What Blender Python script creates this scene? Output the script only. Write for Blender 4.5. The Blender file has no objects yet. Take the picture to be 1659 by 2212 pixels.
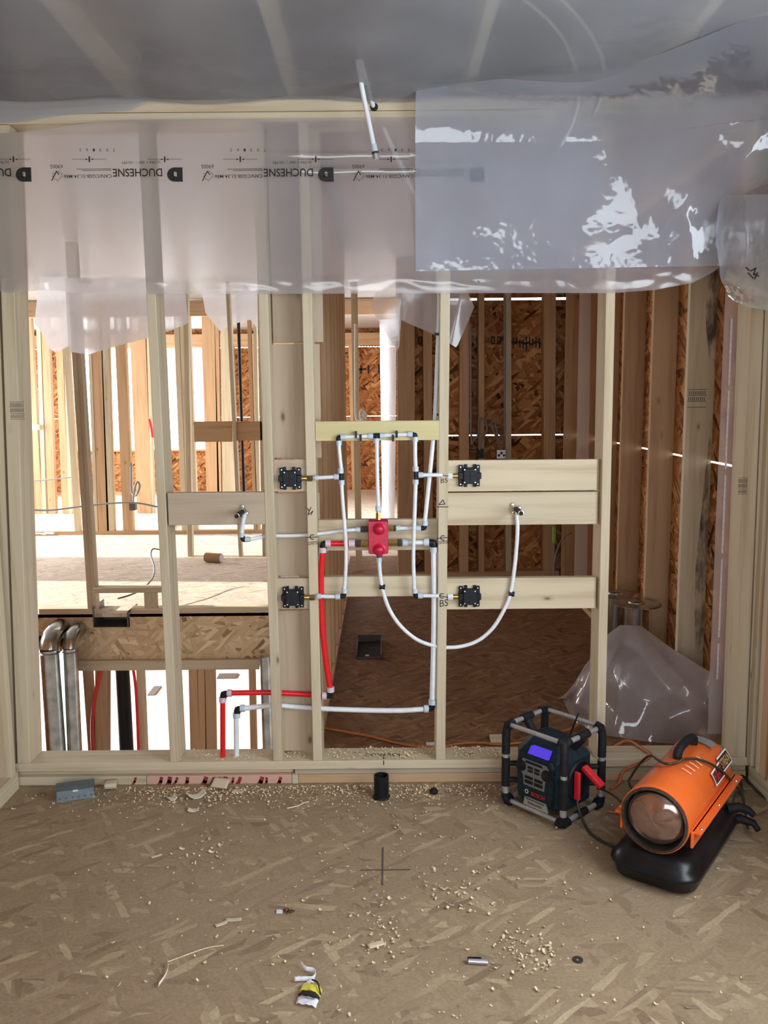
import bpy, bmesh, math, random
from mathutils import Vector, Matrix, noise
random.seed(7)
scene = bpy.context.scene
COL = scene.collection
PI = math.pi

# ------------------------------------------------------------------ camera
F_PX, IW, IH, CAM_H = 1860.0, 1659.0, 2212.0, 1.68
PITCH, ROLL = math.radians(7.66), math.radians(0.5)
CAM_R = Matrix.Rotation(PI/2-PITCH, 3, 'X') @ Matrix.Rotation(-ROLL, 3, 'Z')
CAM_P = Vector((0, 0, CAM_H))
cd = bpy.data.cameras.new('camera'); cam = bpy.data.objects.new('camera', cd); COL.objects.link(cam)
cam.matrix_world = Matrix.Translation(CAM_P) @ CAM_R.to_4x4()
cd.sensor_fit = 'HORIZONTAL'; cd.sensor_width = 36.0; cd.lens = 36.0*F_PX/IW
cd.clip_start = 0.05; cd.clip_end = 200
scene.camera = cam

# ------------------------------------------------------------------ exposure, world, sun, daylight at the windows
vs = scene.view_settings
vs.view_transform = 'Standard'; vs.look = 'None'; vs.gamma = 1.0; vs.exposure = 0.0; vs.use_curve_mapping = False
cy = scene.cycles
cy.use_denoising = True; cy.max_bounces = 10; cy.diffuse_bounces = 5; cy.glossy_bounces = 4
cy.transmission_bounces = 8; cy.transparent_max_bounces = 24; cy.sample_clamp_indirect = 6.0
cy.caustics_reflective = False; cy.caustics_refractive = False

w = bpy.data.worlds.new('sky'); scene.world = w; w.use_nodes = True
bg = w.node_tree.nodes['Background']; bg.inputs[0].default_value = (0.86, 0.93, 1.0, 1); bg.inputs[1].default_value = 5.0

def area(name, loc, rot, sx, sy, power, color):
    l = bpy.data.lights.new(name, 'AREA'); l.shape = 'RECTANGLE'; l.size = sx; l.size_y = sy
    l.energy = power; l.color = color
    o = bpy.data.objects.new(name, l); o.location = loc; o.rotation_euler = rot; COL.objects.link(o); return o
R90 = PI/2
# daylight through the openings; each lamp sits in its own window opening
area('daylight_right', (1.72, 1.55, 1.62), (0, R90, 0), 1.3, 2.0, 47, (0.79, 0.91, 1.0))
area('daylight_rear', (-0.1, -1.34, 1.62), (R90, 0, 0), 2.4, 1.5, 25, (0.88, 0.95, 1.0))
area('daylight_far', (-3.6, 15.5, 1.6), (-R90, 0, 0), 4.6, 1.7, 260, (1.0, 0.975, 0.95))
area('daylight_left', (-6.62, 11.6, 1.5), (0, -R90, 0), 1.7, 4.6, 250, (1.0, 0.97, 0.95))
area('daylight_hall', (0.62, 11.3, 1.4), (0, R90, 0), 2.0, 3.6, 60, (1.0, 0.96, 0.92))
area('daylight_lower', (-6.62, 12.3, -1.75), (0, -R90, 0), 2.2, 6.0, 500, (1.0, 0.98, 0.95))
sl = bpy.data.lights.new('sun', 'SUN'); sl.energy = 9.0; sl.angle = math.radians(0.8); sl.color = (1.0, 0.95, 0.86)
so = bpy.data.objects.new('sun', sl); COL.objects.link(so)
SUN_DIR = Vector((math.cos(math.radians(23)), -0.06, -math.sin(math.radians(23))))
so.rotation_euler = SUN_DIR.to_track_quat('-Z', 'Y').to_euler()

# ------------------------------------------------------------------ placing: a pixel's ray met with a plane of the place
def ray(px, py): return CAM_R @ Vector(((px-IW/2)/F_PX, -(py-IH/2)/F_PX, -1.0))
def P(px, py, y): d = ray(px, py); return CAM_P + d*(y/d.y)
def PF(px, py, z=0.0): d = ray(px, py); return CAM_P + d*((z-CAM_H)/d.z)
def PX(px, py, x): d = ray(px, py); return CAM_P + d*(x/d.x)

# ------------------------------------------------------------------ materials
def srgb(r, g, b):
    f = lambda c: (c/255/12.92 if c/255 <= .04045 else ((c/255+.055)/1.055)**2.4)
    return (f(r), f(g), f(b), 1)
class NT:
    def __init__(s, name):
        s.m = bpy.data.materials.new(name); s.m.use_nodes = True; s.t = s.m.node_tree
        s.b = s.t.nodes['Principled BSDF']; s.out = s.t.nodes['Material Output']
    def n(s, typ, **kw):
        x = s.t.nodes.new(typ)
        for k, v in kw.items(): setattr(x, k, v)
        return x
    def l(s, a, b): s.t.links.new(a, b)
    def coord(s, scale, rot=(0, 0, 0), src='Object', warp=0):
        tc = s.n('ShaderNodeTexCoord'); mp = s.n('ShaderNodeMapping')
        mp.inputs['Scale'].default_value = scale; mp.inputs['Rotation'].default_value = rot
        s.l(tc.outputs[src], mp.inputs[0]); return mp
    def noise(s, vec, scale, detail=3, rough=.5):
        x = s.n('ShaderNodeTexNoise'); x.inputs['Scale'].default_value = scale; x.inputs['Detail'].default_value = detail
        x.inputs['Roughness'].default_value = rough
        if vec is not None: s.l(vec, x.inputs['Vector'])
        return x
    def ramp(s, fac, stops):
        r = s.n('ShaderNodeValToRGB'); e = r.color_ramp.elements
        e[0].position, e[0].color = stops[0]; e[1].position, e[1].color = stops[-1]
        for p, c in stops[1:-1]: q = e.new(p); q.color = c
        s.l(fac, r.inputs[0]); return r
    def mix(s, fac, a, b, mode='MIX'):
        x = s.n('ShaderNodeMix', data_type='RGBA', blend_type=mode)
        for k, v in ((0, fac), (6, a), (7, b)):
            if hasattr(v, 'links'): s.l(v, x.inputs[k])
            else: x.inputs[k].default_value = v
        return x.outputs[2]
    def math(s, op, a, b=0.0, c=0.0):
        x = s.n('ShaderNodeMath', operation=op)
        for k, v in enumerate((a, b, c)):
            if hasattr(v, 'links'): s.l(v, x.inputs[k])
            else: x.inputs[k].default_value = v
        return x.outputs[0]
    def bump(s, h, strength=.3, dist=.002):
        b = s.n('ShaderNodeBump'); b.inputs['Strength'].default_value = strength; b.inputs['Distance'].default_value = dist
        s.l(h, b.inputs['Height']); s.l(b.outputs[0], s.b.inputs['Normal'])

def simple(name, col, rough=.5, metal=0, spec=.5, speck=.12, scale=60, bump=0, coat=0):
    t = NT(name); c = t.coord((1, 1, 1)); nz = t.noise(c.outputs[0], scale, 4)
    f = 1-speck
    dark = (col[0]*f, col[1]*f, col[2]*f, 1); lite = (min(1, col[0]*(1+speck)), min(1, col[1]*(1+speck)), min(1, col[2]*(1+speck)), 1)
    r = t.ramp(nz.outputs[0], [(.3, dark), (.7, lite)])
    t.l(r.outputs[0], t.b.inputs['Base Color'])
    t.b.inputs['Roughness'].default_value = rough; t.b.inputs['Metallic'].default_value = metal
    t.b.inputs['Specular IOR Level'].default_value = spec; t.b.inputs['Coat Weight'].default_value = coat
    if bump: t.bump(nz.outputs[0], bump, .001)
    return t.m

def lumber(name, axis, base, dark, knot=(.16, .08, .035, 1)):
    t = NT(name)
    st = {'x': (1.2, 26, 26), 'y': (26, 1.2, 26), 'z': (26, 26, 1.2)}[axis]
    oi = t.n('ShaderNodeObjectInfo'); tc = t.n('ShaderNodeTexCoord')
    off = t.n('ShaderNodeVectorMath', operation='SCALE'); cmb = t.n('ShaderNodeCombineXYZ')
    for k in range(3): t.l(oi.outputs['Random'], cmb.inputs[k])
    t.l(cmb.outputs[0], off.inputs[0]); off.inputs['Scale'].default_value = 37.0
    add = t.n('ShaderNodeVectorMath', operation='ADD'); t.l(tc.outputs['Object'], add.inputs[0]); t.l(off.outputs[0], add.inputs[1])
    mp = t.n('ShaderNodeMapping'); mp.inputs['Scale'].default_value = st; t.l(add.outputs[0], mp.inputs[0])
    g = t.noise(mp.outputs[0], 1.0, 5, .6)
    r = t.ramp(g.outputs[0], [(.28, dark), (.5, base), (.78, tuple(min(1, c*1.1) for c in base[:3])+(1,))])
    big = t.noise(add.outputs[0], 3.0, 2)
    c1 = t.mix(t.math('MULTIPLY', big.outputs[0], .35), r.outputs[0], tuple(c*.8 for c in base[:3])+(1,))
    # knots: sparse voronoi points stretched a little along the grain
    ks = {'x': (4, 9, 9), 'y': (9, 4, 9), 'z': (9, 9, 4)}[axis]
    mk = t.n('ShaderNodeMapping'); mk.inputs['Scale'].default_value = ks; t.l(add.outputs[0], mk.inputs[0])
    v = t.n('ShaderNodeTexVoronoi'); v.inputs['Scale'].default_value = 1.0; t.l(mk.outputs[0], v.inputs['Vector'])
    sp = t.n('ShaderNodeSeparateColor'); t.l(v.outputs['Color'], sp.inputs[0])
    sel = t.math('LESS_THAN', sp.outputs[0], .48)
    kr = t.ramp(v.outputs['Distance'], [(.045, (1, 1, 1, 1)), (.085, (.25, .25, .25, 1)), (.16, (0, 0, 0, 1))])
    kf = t.math('MULTIPLY', kr.outputs[0], sel)
    c2 = t.mix(t.math('MULTIPLY', kf, .85), c1, knot)
    tint = t.ramp(oi.outputs['Random'], [(0, (.9, .9, .9, 1)), (1, (1.04, 1.02, 1.0, 1))])
    c3 = t.mix(1.0, c2, tint.outputs[0], 'MULTIPLY')
    t.l(c3, t.b.inputs['Base Color']); t.b.inputs['Roughness'].default_value = .68; t.b.inputs['Specular IOR Level'].default_value = .25
    t.bump(g.outputs[0], .15, .001)
    return t.m

def osb(name, pal, ax=(0, 1), scale=1.0, dust=None, dustamt=0):
    """strand board: three layers of stretched, turned voronoi flakes; ax = the two axes of the sheet"""
    t = NT(name); tc = t.n('ShaderNodeTexCoord')
    sp = t.n('ShaderNodeSeparateXYZ'); t.l(tc.outputs['Object'], sp.inputs[0])
    cb = t.n('ShaderNodeCombineXYZ'); t.l(sp.outputs[ax[0]], cb.inputs[0]); t.l(sp.outputs[ax[1]], cb.inputs[1])
    wz = t.noise(cb.outputs[0], 5, 2); wv = t.n('ShaderNodeVectorMath', operation='MULTIPLY_ADD')
    t.l(wz.outputs['Color'], wv.inputs[0]); wv.inputs[1].default_value = (.03, .03, 0); t.l(cb.outputs[0], wv.inputs[2])
    cols = []; edges = []
    for k, (ang, sx, sy) in enumerate(((.1, 8, 44), (1.05, 9, 40), (-.7, 8, 46))):
        rt = t.n('ShaderNodeMapping'); rt.inputs['Rotation'].default_value = (0, 0, ang); t.l(wv.outputs[0], rt.inputs[0])
        mp = t.n('ShaderNodeMapping'); mp.inputs['Scale'].default_value = (sx*scale, sy*scale, 1); mp.inputs['Location'].default_value = (k*3.3, k*7.1, 0)
        t.l(rt.outputs[0], mp.inputs[0])
        v = t.n('ShaderNodeTexVoronoi', voronoi_dimensions='2D'); v.inputs['Scale'].default_value = 1; t.l(mp.outputs[0], v.inputs['Vector'])
        s2 = t.n('ShaderNodeSeparateColor'); t.l(v.outputs['Color'], s2.inputs[0])
        r = t.ramp(s2.outputs[1], [(0, pal[0]), (.14, pal[1]), (.55, pal[2]), (.85, pal[3]), (1, pal[4])])
        gr = t.n('ShaderNodeMapping'); gr.inputs['Scale'].default_value = (8, 160, 1); t.l(rt.outputs[0], gr.inputs[0])
        gn = t.noise(gr.outputs[0], 1, 3)
        c = t.mix(.35, r.outputs[0], gn.outputs[0], 'OVERLAY')
        cols.append(c); edges.append(s2)
    s0 = t.math('GREATER_THAN', edges[1].outputs[0], .55); s1 = t.math('GREATER_THAN', edges[2].outputs[2], .62)
    c = t.mix(s1, t.mix(s0, cols[0], cols[1]), cols[2])
    lo = t.noise(cb.outputs[0], 1.7, 3)
    if dust:
        f = t.ramp(lo.outputs[0], [(.3, (dustamt*.5,)*3+(1,)), (.7, (dustamt,)*3+(1,))])
        c = t.mix(f.outputs[0], c, dust)
    fine = t.noise(cb.outputs[0], 90, 2)
    c = t.mix(.25, c, fine.outputs[0], 'OVERLAY')
    t.l(c, t.b.inputs['Base Color']); t.b.inputs['Roughness'].default_value = .75; t.b.inputs['Specular IOR Level'].default_value = .2
    t.bump(edges[0].outputs[1], .2, .0015)
    return t.m

def film(name, haze=.36, tint=(.8, .8, .84, 1), blur=.3, gloss=.16, crease=0.0, cscale=3.0, gmax=.16, trl=.4):
    """milky polythene: part clear, part blurring, part scattering, with a glossy skin"""
    t = NT(name); t.t.nodes.remove(t.b)
    tr = t.n('ShaderNodeBsdfTransparent'); rf = t.n('ShaderNodeBsdfRefraction'); rf.inputs['Roughness'].default_value = blur; rf.inputs['IOR'].default_value = 1.06
    df = t.n('ShaderNodeBsdfDiffuse'); df.inputs[0].default_value = tint; tl = t.n('ShaderNodeBsdfTranslucent'); tl.inputs[0].default_value = tint
    gl = t.n('ShaderNodeBsdfGlossy'); gl.inputs['Roughness'].default_value = gloss
    m = [t.n('ShaderNodeMixShader') for _ in range(4)]
    c = t.coord((1, 1, 1)); nz = t.noise(c.outputs[0], cscale, 4, .6)
    m[0].inputs[0].default_value = .4; t.l(tr.outputs[0], m[0].inputs[1]); t.l(rf.outputs[0], m[0].inputs[2])
    m[1].inputs[0].default_value = trl; t.l(df.outputs[0], m[1].inputs[1]); t.l(tl.outputs[0], m[1].inputs[2])
    hz = t.ramp(nz.outputs[0], [(.3, (haze*.8,)*3+(1,)), (.7, (min(1, haze*1.15),)*3+(1,))])
    t.l(hz.outputs[0], m[2].inputs[0]); t.l(m[0].outputs[0], m[2].inputs[1]); t.l(m[1].outputs[0], m[2].inputs[2])
    fr = t.n('ShaderNodeFresnel'); fr.inputs[0].default_value = 1.5
    t.l(t.math('MINIMUM', t.math('MULTIPLY', fr.outputs[0], 1.6), gmax), m[3].inputs[0]); t.l(m[2].outputs[0], m[3].inputs[1]); t.l(gl.outputs[0], m[3].inputs[2])
    if crease:
        b = t.n('ShaderNodeBump'); b.inputs['Strength'].default_value = crease; b.inputs['Distance'].default_value = .02
        t.l(nz.outputs[0], b.inputs['Height']); t.l(b.outputs[0], gl.inputs['Normal']); t.l(b.outputs[0], fr.inputs['Normal'])
    t.l(m[3].outputs[0], t.out.inputs[0]); return t.m

SPR, SPD = (.63, .545, .39, 1), (.46, .36, .225, 1)
WARM, WARMD = (.56, .375, .22, 1), (.41, .25, .13, 1)  # brown lumber; carries the warm light of the far rooms in its colour
LZ, LX, LY = [lumber('spruce_lumber_'+a, a, SPR, SPD) for a in 'zxy']
FZ, FX, FY = [lumber('brown_warmlit_lumber_'+a, a, WARM, WARMD) for a in 'zxy']
PSHZ, PSHX = lumber('pink_shade_board_z', 'z', (.50, .405, .30, 1), (.4, .31, .22, 1)), lumber('pink_shade_board_x', 'x', (.52, .43, .32, 1), (.42, .33, .24, 1))  # pinkish boards, colour darkened for the shade of the recessed bay
YEL = lumber('sprayed_lumber', 'x', (.64, .575, .31, 1), (.56, .49, .25, 1))
PALF = [srgb(104, 82, 62), srgb(144, 121, 94), srgb(156, 133, 105), srgb(164, 141, 112), srgb(204, 184, 148)]
PALP = [srgb(150, 128, 104), srgb(188, 170, 148), srgb(206, 190, 170), srgb(216, 202, 182), srgb(232, 222, 204)]
PALW = [srgb(70, 42, 22), srgb(140, 90, 52), srgb(176, 120, 74), srgb(196, 142, 92), srgb(216, 170, 118)]
OSBF = osb('strand_board_floor', PALF, (0, 1), 1.0, srgb(152, 134, 110), .74); OSBP = osb('pale_strand_board_floor', PALP, (0, 1), .8, srgb(214, 200, 184), .6); OSBH = osb('shaded_hall_board_floor', [srgb(70, 46, 30), srgb(112, 80, 56), srgb(128, 94, 66), srgb(140, 104, 74), srgb(160, 124, 92)], (0, 1), 1.1, srgb(130, 98, 72), .5)  # hall palette is darker: the weaker light there is put into the colour
OSBX = osb('strand_board_cross', PALW, (0, 2), .9); OSBY = osb('strand_board_side', PALW, (1, 2), .9)
OSBR = osb('strand_board_rim', [srgb(136, 112, 84), srgb(200, 176, 140), srgb(214, 192, 156), srgb(222, 202, 168), srgb(238, 224, 194)], (0, 2), .8)  # palette lightened in place of window light missing in the stair void
FILM = film('clear_polythene', .32, (.74, .71, .74, 1), crease=.25, gmax=.12, trl=.25); FILMC = film('ceiling_polythene', .55, (.60, .64, .70, 1), .4, .3, crease=.2, gmax=.05)
FILMK = film('crumpled_polythene', .42, (.66, .75, .9, 1), .3, .08, crease=.6, cscale=3.2, gmax=.4)
FILMF = film('bright_polythene', .8, (.86, .9, .98, 1), .3, .3, crease=.1, gmax=.05)
CEILM = simple('ceiling_plastic', (.46, .455, .46, 1), .45, speck=.05, scale=4)
PEXW = simple('white_tubing', (.74, .79, .83, 1), .32, speck=.06, scale=30); PEXR = simple('red_tubing', (.72, .012, .018, 1), .3, speck=.08)
COLL = simple('pale_blue_collar', (.52, .62, .7, 1), .4, speck=.08); COLP = simple('pinkish_collar', (.66, .5, .58, 1), .4, speck=.08)
BLK = simple('black_plastic', (.009, .01, .013, 1), .42, spec=.25); BLKR = simple('black_rubber', (.012, .012, .014, 1), .62, spec=.22, speck=.3, bump=.2)
BRASS = simple('brass', (.62, .42, .13, 1), .3, 1); STEEL = simple('galvanized_steel', (.46, .49, .5, 1), .2, 1, speck=.25, scale=14)
SCRW = simple('screw_zinc', (.78, .8, .82, 1), .3, 1); DARKM = simple('dark_fitting', (.09, .08, .075, 1), .4, .6)
NICK = simple('olive_nickel', (.36, .31, .2, 1), .3, 1); REDV = simple('crimson_plastic', (.55, .008, .05, 1), .35, speck=.1); REDL = simple('red_latch_plastic', (.6, .02, .03, 1), .4)
ORNG = simple('orange_paint', (.85, .15, .025, 1), .3, speck=.06, scale=8, coat=.3)
TANK = simple('black_tank_paint', (.008, .008, .009, 1), .3, spec=.35, speck=.4, scale=9)
NAVY = simple('dark_teal_plastic', (.009, .02, .028, 1), .48, spec=.25, speck=.3); SILV = simple('silver_tube', (.55, .57, .6, 1), .35, .7, speck=.1)
GREYP = simple('grey_panel', (.2, .21, .22, 1), .4, .3); WHT = simple('white_print', (.85, .85, .85, 1), .6)
INK = simple('black_ink', (.012, .011, .012, 1), .7); PENC = simple('pencil_line', (.09, .075, .065, 1), .8); REDI = simple('red_print', (.5, .015, .015, 1), .5)
REDS = simple('red_spray_paint', (.27, .028, .025, 1), .8, speck=.3); PINKB = lumber('pink_sprayed_board', 'x', (.66, .42, .33, 1), (.55, .3, .22, 1))
COPR = simple('heater_dish_metal', (.42, .3, .27, 1), .16, .9, speck=.2, scale=7)
ORCD = simple('orange_cord', (.48, .15, .04, 1), .5); BKCD = simple('dark_green_cord', (.03, .032, .02, 1), .45); GRCD = simple('grey_cable', (.17, .19, .21, 1), .5); WHCD = simple('white_cable', (.8, .8, .72, 1), .5)
TAPE = simple('grey_tape', (.2, .22, .24, 1), .35); BLUM = simple('blue_grey_metal', (.15, .185, .21, 1), .4, .6, speck=.15, scale=20)
SHAV = simple('wood_shaving', (.72, .58, .38, 1), .8, speck=.3, scale=200); PAPR = simple('cream_paper', (.72, .66, .54, 1), .8, speck=.06)
YELP = simple('yellow_plastic', (.7, .62, .07, 1), .5); WHP = simple('white_paper', (.72, .73, .78, 1), .6); GAPM = simple('dark_gap', (.02, .015, .012, 1), .9)
GRNP = simple('green_plastic', (.2, .42, .05, 1), .5); CARD = simple('cardboard', (.34, .2, .1, 1), .8); STAMP = simple('grade_stamp_ink', (.13, .105, .09, 1), .8)
PRNT = simple('pale_strip_print', (.62, .6, .62, 1), .6); CONC = simple('pale_slab', (.62, .6, .56, 1), .85, speck=.1, scale=8)
t_ = NT('blue_display'); t_.b.inputs['Base Color'].default_value = (.02, .01, .1, 1); t_.b.inputs['Emission Color'].default_value = (.09, .05, .75, 1); t_.b.inputs['Emission Strength'].default_value = .85; LCD = t_.m

# ------------------------------------------------------------------ mesh building
def empty(name, loc=(0, 0, 0)):
    o = bpy.data.objects.new(name, None); o.location = loc; o.empty_display_size = .1; COL.objects.link(o); return o
def tag(o, label=None, cat=None, group=None, kind=None):
    if label: o['label'] = label
    if cat: o['category'] = cat
    if group: o['group'] = group
    if kind: o['kind'] = kind
    return o
def thing(name, label, cat, loc=(0, 0, 0), group=None): return tag(empty(name, loc), label, cat, group)
def wpos(o):
    p = Vector(o.location)
    while o.parent: o = o.parent; p = p + Vector(o.location)
    return p
class MB:
    def __init__(s): s.bm = bmesh.new()
    def hexa(s, b, t):
        v = [s.bm.verts.new(p) for p in list(b)+list(t)]
        s.bm.faces.new(v[3::-1]); s.bm.faces.new(v[4:])
        for i in range(4): j = (i+1) % 4; s.bm.faces.new((v[i], v[j], v[4+j], v[4+i]))
        return s
    def box(s, x0, x1, y0, y1, z0, z1, M=None):
        b = [Vector(p) for p in ((x0, y0, z0), (x1, y0, z0), (x1, y1, z0), (x0, y1, z0))]; t = [Vector((p.x, p.y, z1)) for p in b]
        if M is not None: b = [M @ p for p in b]; t = [M @ p for p in t]
        return s.hexa(b, t)
    def tube(s, pts, r, seg=10, cap=True, hollow=False):
        pts = [Vector(p) for p in pts]; n = len(pts); rings = []; up = None
        for i, p in enumerate(pts):
            d = (pts[min(i+1, n-1)]-pts[max(i-1, 0)]).normalized()
            if up is None: up = Vector((0, 0, 1)) if abs(d.z) < .9 else Vector((1, 0, 0))
            a = d.cross(up).normalized(); up = a.cross(d).normalized()
            rr = r[i] if isinstance(r, (list, tuple)) else r
            rings.append([s.bm.verts.new(p+(a*math.cos(2*PI*k/seg)+up*math.sin(2*PI*k/seg))*rr) for k in range(seg)])
        for A, B in zip(rings, rings[1:]):
            for k in range(seg): j = (k+1) % seg; s.bm.faces.new((A[k], A[j], B[j], B[k]))
        if cap: s.bm.faces.new(rings[0][::-1]); s.bm.faces.new(rings[-1])
        return s
    def cyl(s, a, b, r, seg=16, r2=None): return s.tube([a, b], [r, r2 if r2 else r], seg)
    def lathe(s, prof, o, ax, seg=32):
        o, ax = Vector(o), Vector(ax).normalized(); u = ax.cross(Vector((0, 0, 1)) if abs(ax.z) < .9 else Vector((1, 0, 0))).normalized(); v = ax.cross(u)
        rings = [[s.bm.verts.new(o+ax*h+(u*math.cos(2*PI*k/seg)+v*math.sin(2*PI*k/seg))*max(r, 1e-5)) for k in range(seg)] for r, h in prof]
        for A, B in zip(rings, rings[1:]):
            for k in range(seg): j = (k+1) % seg; s.bm.faces.new((A[k], A[j], B[j], B[k]))
        return s
    def grid(s, f, nu, nv):
        g = [[s.bm.verts.new(f(i/nu, j/nv)) for i in range(nu+1)] for j in range(nv+1)]
        for j in range(nv):
            for i in range(nu): s.bm.faces.new((g[j][i], g[j][i+1], g[j+1][i+1], g[j+1][i]))
        return s
    def prism(s, poly, d):
        d = Vector(d); a = [s.bm.verts.new(Vector(p)) for p in poly]; b = [s.bm.verts.new(Vector(p)+d) for p in poly]; n = len(a)
        s.bm.faces.new(a[::-1]); s.bm.faces.new(b)
        for i in range(n): j = (i+1) % n; s.bm.faces.new((a[i], a[j], b[j], b[i]))
        return s
    def loft(s, rings):
        R = [[s.bm.verts.new(p) for p in r] for r in rings]; n = len(R[0])
        for A, B in zip(R, R[1:]):
            for k in range(n): j = (k+1) % n; s.bm.faces.new((A[k], A[j], B[j], B[k]))
        s.bm.faces.new(R[0][::-1]); s.bm.faces.new(R[-1]); return s
    def build(s, name, mat, parent=None, smooth=False, bevel=0, solid=0):
        bm = s.bm
        bmesh.ops.recalc_face_normals(bm, faces=bm.faces)
        xs = [v.co for v in bm.verts]
        lo = Vector([min(p[k] for p in xs) for k in range(3)]); hi = Vector([max(p[k] for p in xs) for k in range(3)])
        c = Vector(((lo.x+hi.x)/2, (lo.y+hi.y)/2, lo.z))
        for v in bm.verts: v.co -= c
        me = bpy.data.meshes.new(name); bm.to_mesh(me); bm.free()
        if smooth:
            me.polygons.foreach_set('use_smooth', [True]*len(me.polygons))
            try: me.set_sharp_from_angle(angle=math.radians(42))
            except Exception: pass
        me.materials.append(mat)
        o = bpy.data.objects.new(name, me); COL.objects.link(o)
        if parent is not None: o.parent = parent; o.location = c-wpos(parent)
        else: o.location = c
        if bevel: b = o.modifiers.new('b', 'BEVEL'); b.width = bevel; b.segments = 2; b.limit_method = 'ANGLE'
        if solid: b = o.modifiers.new('s', 'SOLIDIFY'); b.thickness = solid; b.offset = 0
        return o
def box(name, mat, parent, *a, bevel=0, M=None): return MB().box(*a, M=M).build(name, mat, parent, bevel=bevel)

def crom(pts, n=6):
    pts = [Vector(p) for p in pts]
    if len(pts) < 3: return pts
    e = [pts[0]*2-pts[1]]+pts+[pts[-1]*2-pts[-2]]; out = []
    for i in range(1, len(e)-2):
        a, b, c, d = e[i-1:i+3]
        for k in range(n):
            t = k/n; out.append(.5*((2*b)+(c-a)*t+(2*a-5*b+4*c-d)*t*t+(3*b-a-3*c+d)*t**3))
    out.append(pts[-1]); return out
def pipe(name, pts, r, mat, parent=None, seg=10, n=6): return MB().tube(crom(pts, n), r, seg).build(name, mat, parent, smooth=True)

_txt = {}
def text_tris(body, bold=0.0):
    k = (body, bold)
    if k not in _txt:
        cu = bpy.data.curves.new('txt', 'FONT'); cu.body = body; cu.size = 1.0; cu.offset = bold; cu.resolution_u = 3
        ob = bpy.data.objects.new('txt', cu); COL.objects.link(ob)
        dg = bpy.context.evaluated_depsgraph_get(); me = bpy.data.meshes.new_from_object(ob.evaluated_get(dg))
        vs_ = [v.co.copy() for v in me.vertices]; fs = [tuple(p.vertices) for p in me.polygons]
        bpy.data.objects.remove(ob); bpy.data.curves.remove(cu); bpy.data.meshes.remove(me)
        x0 = min(v.x for v in vs_); x1 = max(v.x for v in vs_); y0 = min(v.y for v in vs_); y1 = max(v.y for v in vs_)
        _txt[k] = ([Vector(((v.x-x0)/(x1-x0), (v.y-y0)/(y1-y0), 0)) for v in vs_], fs)
    return _txt[k]
def add_text(mb, body, f, bold=0.0):
    """f maps (0..1, 0..1) of the word's box to a point in space"""
    v, fs = text_tris(body, bold); vv = [mb.bm.verts.new(f(p.x, p.y)) for p in v]
    for q in fs:
        try: mb.bm.faces.new([vv[i] for i in q])
        except ValueError: pass
    return mb
def stroke(mb, pts, wd, n=(0, -1, 0)):
    """a flat felt-pen line along pts, lying on the face whose normal is n"""
    n = Vector(n); pts = [Vector(p) for p in pts]
    for a, b in zip(pts, pts[1:]):
        d = (b-a).normalized(); s_ = d.cross(n).normalized()*wd/2; e = d*wd*.4
        mb.hexa([a-e-s_, b+e-s_, b+e+s_, a-e+s_], [p+n*.0006 for p in (a-e-s_, b+e-s_, b+e+s_, a-e+s_)])
    return mb

def interp(tab, x):
    if x <= tab[0][0]: return tab[0][1]
    for (a, p), (b, q) in zip(tab, tab[1:]):
        if x <= b: return p+(q-p)*(x-a)/(b-a)
    return tab[-1][1]
def stud(parent, d, a, b, w, dep, z0, z1, mat, name='stud', bevel=.003):
    """upright member: front-left edge runs through pixels a and b at depth d; w across, dep deep"""
    A, B = P(a[0], a[1], d), P(b[0], b[1], d)
    X = lambda z: A.x+(B.x-A.x)*(z-A.z)/(B.z-A.z)
    q = lambda z: [(X(z), d, z), (X(z)+w, d, z), (X(z)+w, d+dep, z), (X(z), d+dep, z)]
    return MB().hexa(q(z0), q(z1)).build(name, mat, parent, bevel=bevel)
def lum(p, scale, seed=0): return noise.noise(Vector(p)*scale+Vector((seed, seed*1.7, 0)))
def ridge(p, scale, seed=0): return 1-abs(noise.noise(Vector(p)*scale+Vector((seed*3.1, seed, seed*.7))))*2

# ================================================================== THE SETTING
YW = 3.58            # front face of the plumbing wall
ZP = 0.104           # top of its bottom plate
ZT = 2.757           # underside of its top plate
ZC = 2.846           # ceiling plane
fl = box('floor', OSBF, None, -1.9, 1.9, -1.4, 3.75, -.03, 0); tag(fl, 'dusty strand board subfloor of the near room', 'floor', kind='structure')
m = MB(); stroke(m, [PF(780, 1880)+Vector((0, 0, .001)), PF(885, 1879)+Vector((0, 0, .001))], .006, (0, 0, 1)); stroke(m, [PF(827, 1832)+Vector((0, 0, .001)), PF(826, 1912)+Vector((0, 0, .001))], .006, (0, 0, 1)); m.build('pencil_cross', PENC, fl)
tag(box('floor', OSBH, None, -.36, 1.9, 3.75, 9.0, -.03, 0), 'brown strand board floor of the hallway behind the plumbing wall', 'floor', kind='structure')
tag(MB().prism([(-6.6, 6.63, -.03), (-.362, 6.63, -.03), (-.362, 9.002, -.03), (1.9, 9.002, -.03), (1.9, 15.5, -.03), (-6.6, 15.5, -.03)], (0, 0, .03)).build('floor', OSBP), 'pale strand board floor of the far rooms', 'floor', kind='structure')
tag(box('floor', CONC, None, -6.6, 3, 3.0, 15.5, -3.13, -3.1), 'sunlit floor of the storey below', 'floor', kind='structure')
tag(box('ceiling', CEILM, None, -6.6, 1.9, 3.76, 15.5, ZC+.01, ZC+.05), 'white plastic lined ceiling over the far rooms', 'ceiling', kind='structure')
tag(box('ceiling', OSBX, None, -6.7, 2.0, -1.5, 15.6, 3.65, 3.7), 'dark underside of the roof sheathing', 'roof', kind='structure')

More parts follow.
